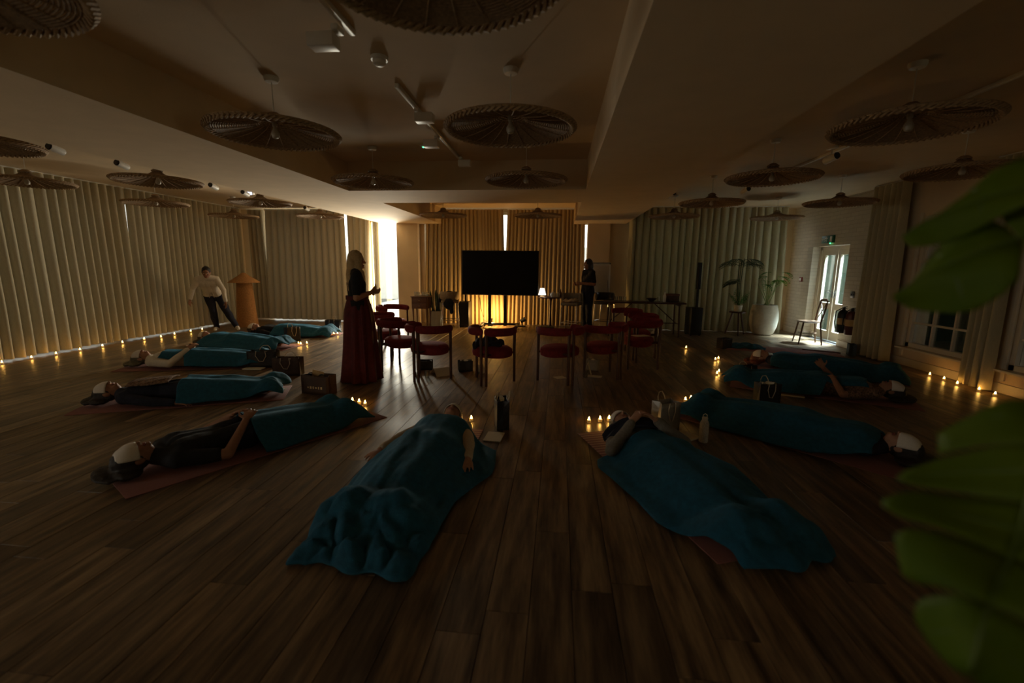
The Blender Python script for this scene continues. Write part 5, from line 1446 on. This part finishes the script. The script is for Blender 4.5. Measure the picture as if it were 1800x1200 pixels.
HD = [((0, -.014, .018), (.085, .098, .116)), ((0, -.07, -.05), (.08, .05, .13)), ((0, -.095, -.17), (.07, .04, .12)), ((.07, -.02, -.06), (.025, .05, .10)), ((-.07, -.02, -.06), (.025, .05, .10))]
person('dark haired person standing in profile in dark clothes right of the television, forearms held forward', (.66, 10.35, 0), R(118), J, **ST, shirt=M_SHIRTK, sleeves='short', legs_m=M_NAVY, hair=HD, palms={'L': (.8, 0, .3), 'R': (-.8, 0, .3)}, shoes=M_BLACK, skin=M_SKIN2, curl=.7, vox=.0085)
J = dict(P=(.12, -.05, .80), W=(.15, .06, .93), C=(.18, .17, 1.06), N=(.19, .26, 1.18), H=(.17, .34, 1.285), shL=(.02, .21, 1.145), shR=(.345, .24, 1.135),
         elL=(-.10, .26, .90), wrL=(-.12, .30, .66), elR=(.46, .22, .92), wrR=(.50, .34, .72),
         hipL=(.03, -.05, .78), hipR=(.21, -.05, .78), knL=(-.10, .06, .44), knR=(.14, .08, .44), anL=(-.26, -.02, .075), anR=(.12, -.05, .075), toL=(-.30, .12, .035), toR=(.14, .10, .035))
def cord(t, H, XH, F, U):
    for s in (-1, 1): MB().tube([(.14, .085, .86), (.14+s*.03, .115, .82), (.14+s*.045, .11, .74)], .006, 6).build('drawstring', M_ROPE, t)
HM = [((0, -.014, .020), (.084, .096, .114)), ((0, -.095, -.01), (.05, .045, .05)), ((.04, -.08, -.05), (.03, .05, .05))]
person('person in a white long sleeved top and navy trousers bending forward beside the rattan lamp', (-7.42, 9.22, 0), R(-146), J, (1, 0, 0), (.05, .95, -.30), (0, .30, .95), shirt=M_SHIRTW, sleeves='long', legs_m=M_NAVY, hair=HM, palms={'L': (.7, .3, 0), 'R': (-.7, .3, 0)}, shoes=M_WHITEP, extra=cord, skin=M_SKIN2)

# ------------------------------------------------------------------ monstera close to the camera on the right
mo = thing('monstera', 'monstera plant close on the right with large split yellow green leaves, blurred', 'plant', (1.12, .55, 0))
O_ = Vector((1.12, .55, 0))
MB().lathe([(.0, 0), (.15, 0), (.19, .03), (.22, .34), (.23, .36), (.21, .36), (.2, .31), (.0, .31)], 32, cap=False).build('pot', M_STONE, mo)
MB().lathe([(.0, .32), (.2, .32)], 24, cap=False).build('soil', M_SOIL, mo)
def monstera_leaf(B, T, N, Wd, lobes, droop=.05, gap=.30, seed=0, curlv=.10):
    B, T, N = Vector(B)-O_, Vector(T)-O_, Vector(N).normalized()
    ax = (T-B); L = ax.length; ax.normalize(); N = (N-ax*N.dot(ax)).normalized(); sd = ax.cross(N)
    rs = random.Random(seed)
    mb = MB()
    def P(t, v, s):
        wdt = Wd*(math.sin(math.pi*min(max(.10+.9*t, 0), 1))**.55)*(1-.30*t)
        vv = v*wdt
        return B+ax*(L*(t+.16*v*v*(1-t)-.10*v*(t < .15)))+sd*(s*vv)-N*(droop*t*t+curlv*v*v*Wd)+N*.012*math.sin(9*t+v*3)
    for s in (-1, 1):
        for i in range(lobes):
            t0, t1 = i/lobes, (i+1)/lobes
            reach = 1.0+rs.uniform(-.12, .06)
            g_ = (gap+rs.uniform(-.08, .10))/lobes
            nv, nu = 9, 5
            V = []; F = []
            for b in range(nv+1):
                v = b/nv*reach
                op = max(0, (v-.30)/.70)**.8
                rd = .5*g_*op+ (.34/lobes)*max(0, (v-.72)/.28)**2
                a0 = t0+rd+.002; a1 = t1-rd-.002
                for a in range(nu+1): V.append(P(a0+(a1-a0)*a/nu, v, s))
            for b in range(nv):
                for a in range(nu):
                    F.append((b*(nu+1)+a, b*(nu+1)+a+1, (b+1)*(nu+1)+a+1, (b+1)*(nu+1)+a))
            mb.add(V, F)
    o = mb.build('leaf', M_MONST, mo); solid(o, .0012)
    rib = MB().tube([P(k/12, 0, 1)+N*.001 for k in range(12)]+[P(.985, 0, 1)], [.0042*(1-.75*k/12) for k in range(13)], 6)
    for s in (-1, 1):
        for i in range(lobes):
            tm = (i+.45)/lobes; rib.tube([P(tm, 0, s), P(tm+.01, .45, s), P(tm+.015, .85, s)], [.002, .0015, .0006], 5)
    rib.build('midrib', mat('leaf_rib', (.11, .17, .02), .5, .1, 20), o)
    return B
def petiole(end, base):
    base, end = Vector(base), Vector(end)
    m_ = base.lerp(end, .55)+Vector((.10, 0, .12))
    pts = [base*(1-t)**2+m_*2*t*(1-t)+end*t*t for t in [k/14 for k in range(15)]]
    MB().tube(pts, [.009-.004*k/14 for k in range(15)], 7).build('petiole', M_LEAF, mo)
b1 = monstera_leaf((.72, .47, 1.70), (.468, .700, 1.468), (-.30, -.60, .75), .115, 3, .02, .24, 3)
petiole(b1, (.02, 0, .32))
b5 = monstera_leaf((.69, .50, 1.70), (.480, .715, 1.555), (-.30, -.60, .75), .062, 2, .02, .10, 4)
petiole(b5, (.01, -.03, .32))
b2 = monstera_leaf((.560, .540, 1.345), (.362, .378, 1.165), (-.62, -.45, .50), .128, 5, .03, .22, 5)
petiole(b2, (-.03, .03, .32))
b3 = monstera_leaf((1.15, .75, 1.45), (1.20, 1.05, 1.30), (-.2, -.2, .95), .15, 5, .06, .3, 8)
petiole(b3, (.03, .05, .32))
b4 = monstera_leaf((1.25, .35, 1.25), (1.42, .10, 1.10), (.2, -.2, .95), .15, 5, .06, .3, 9)
petiole(b4, (.03, -.05, .32))
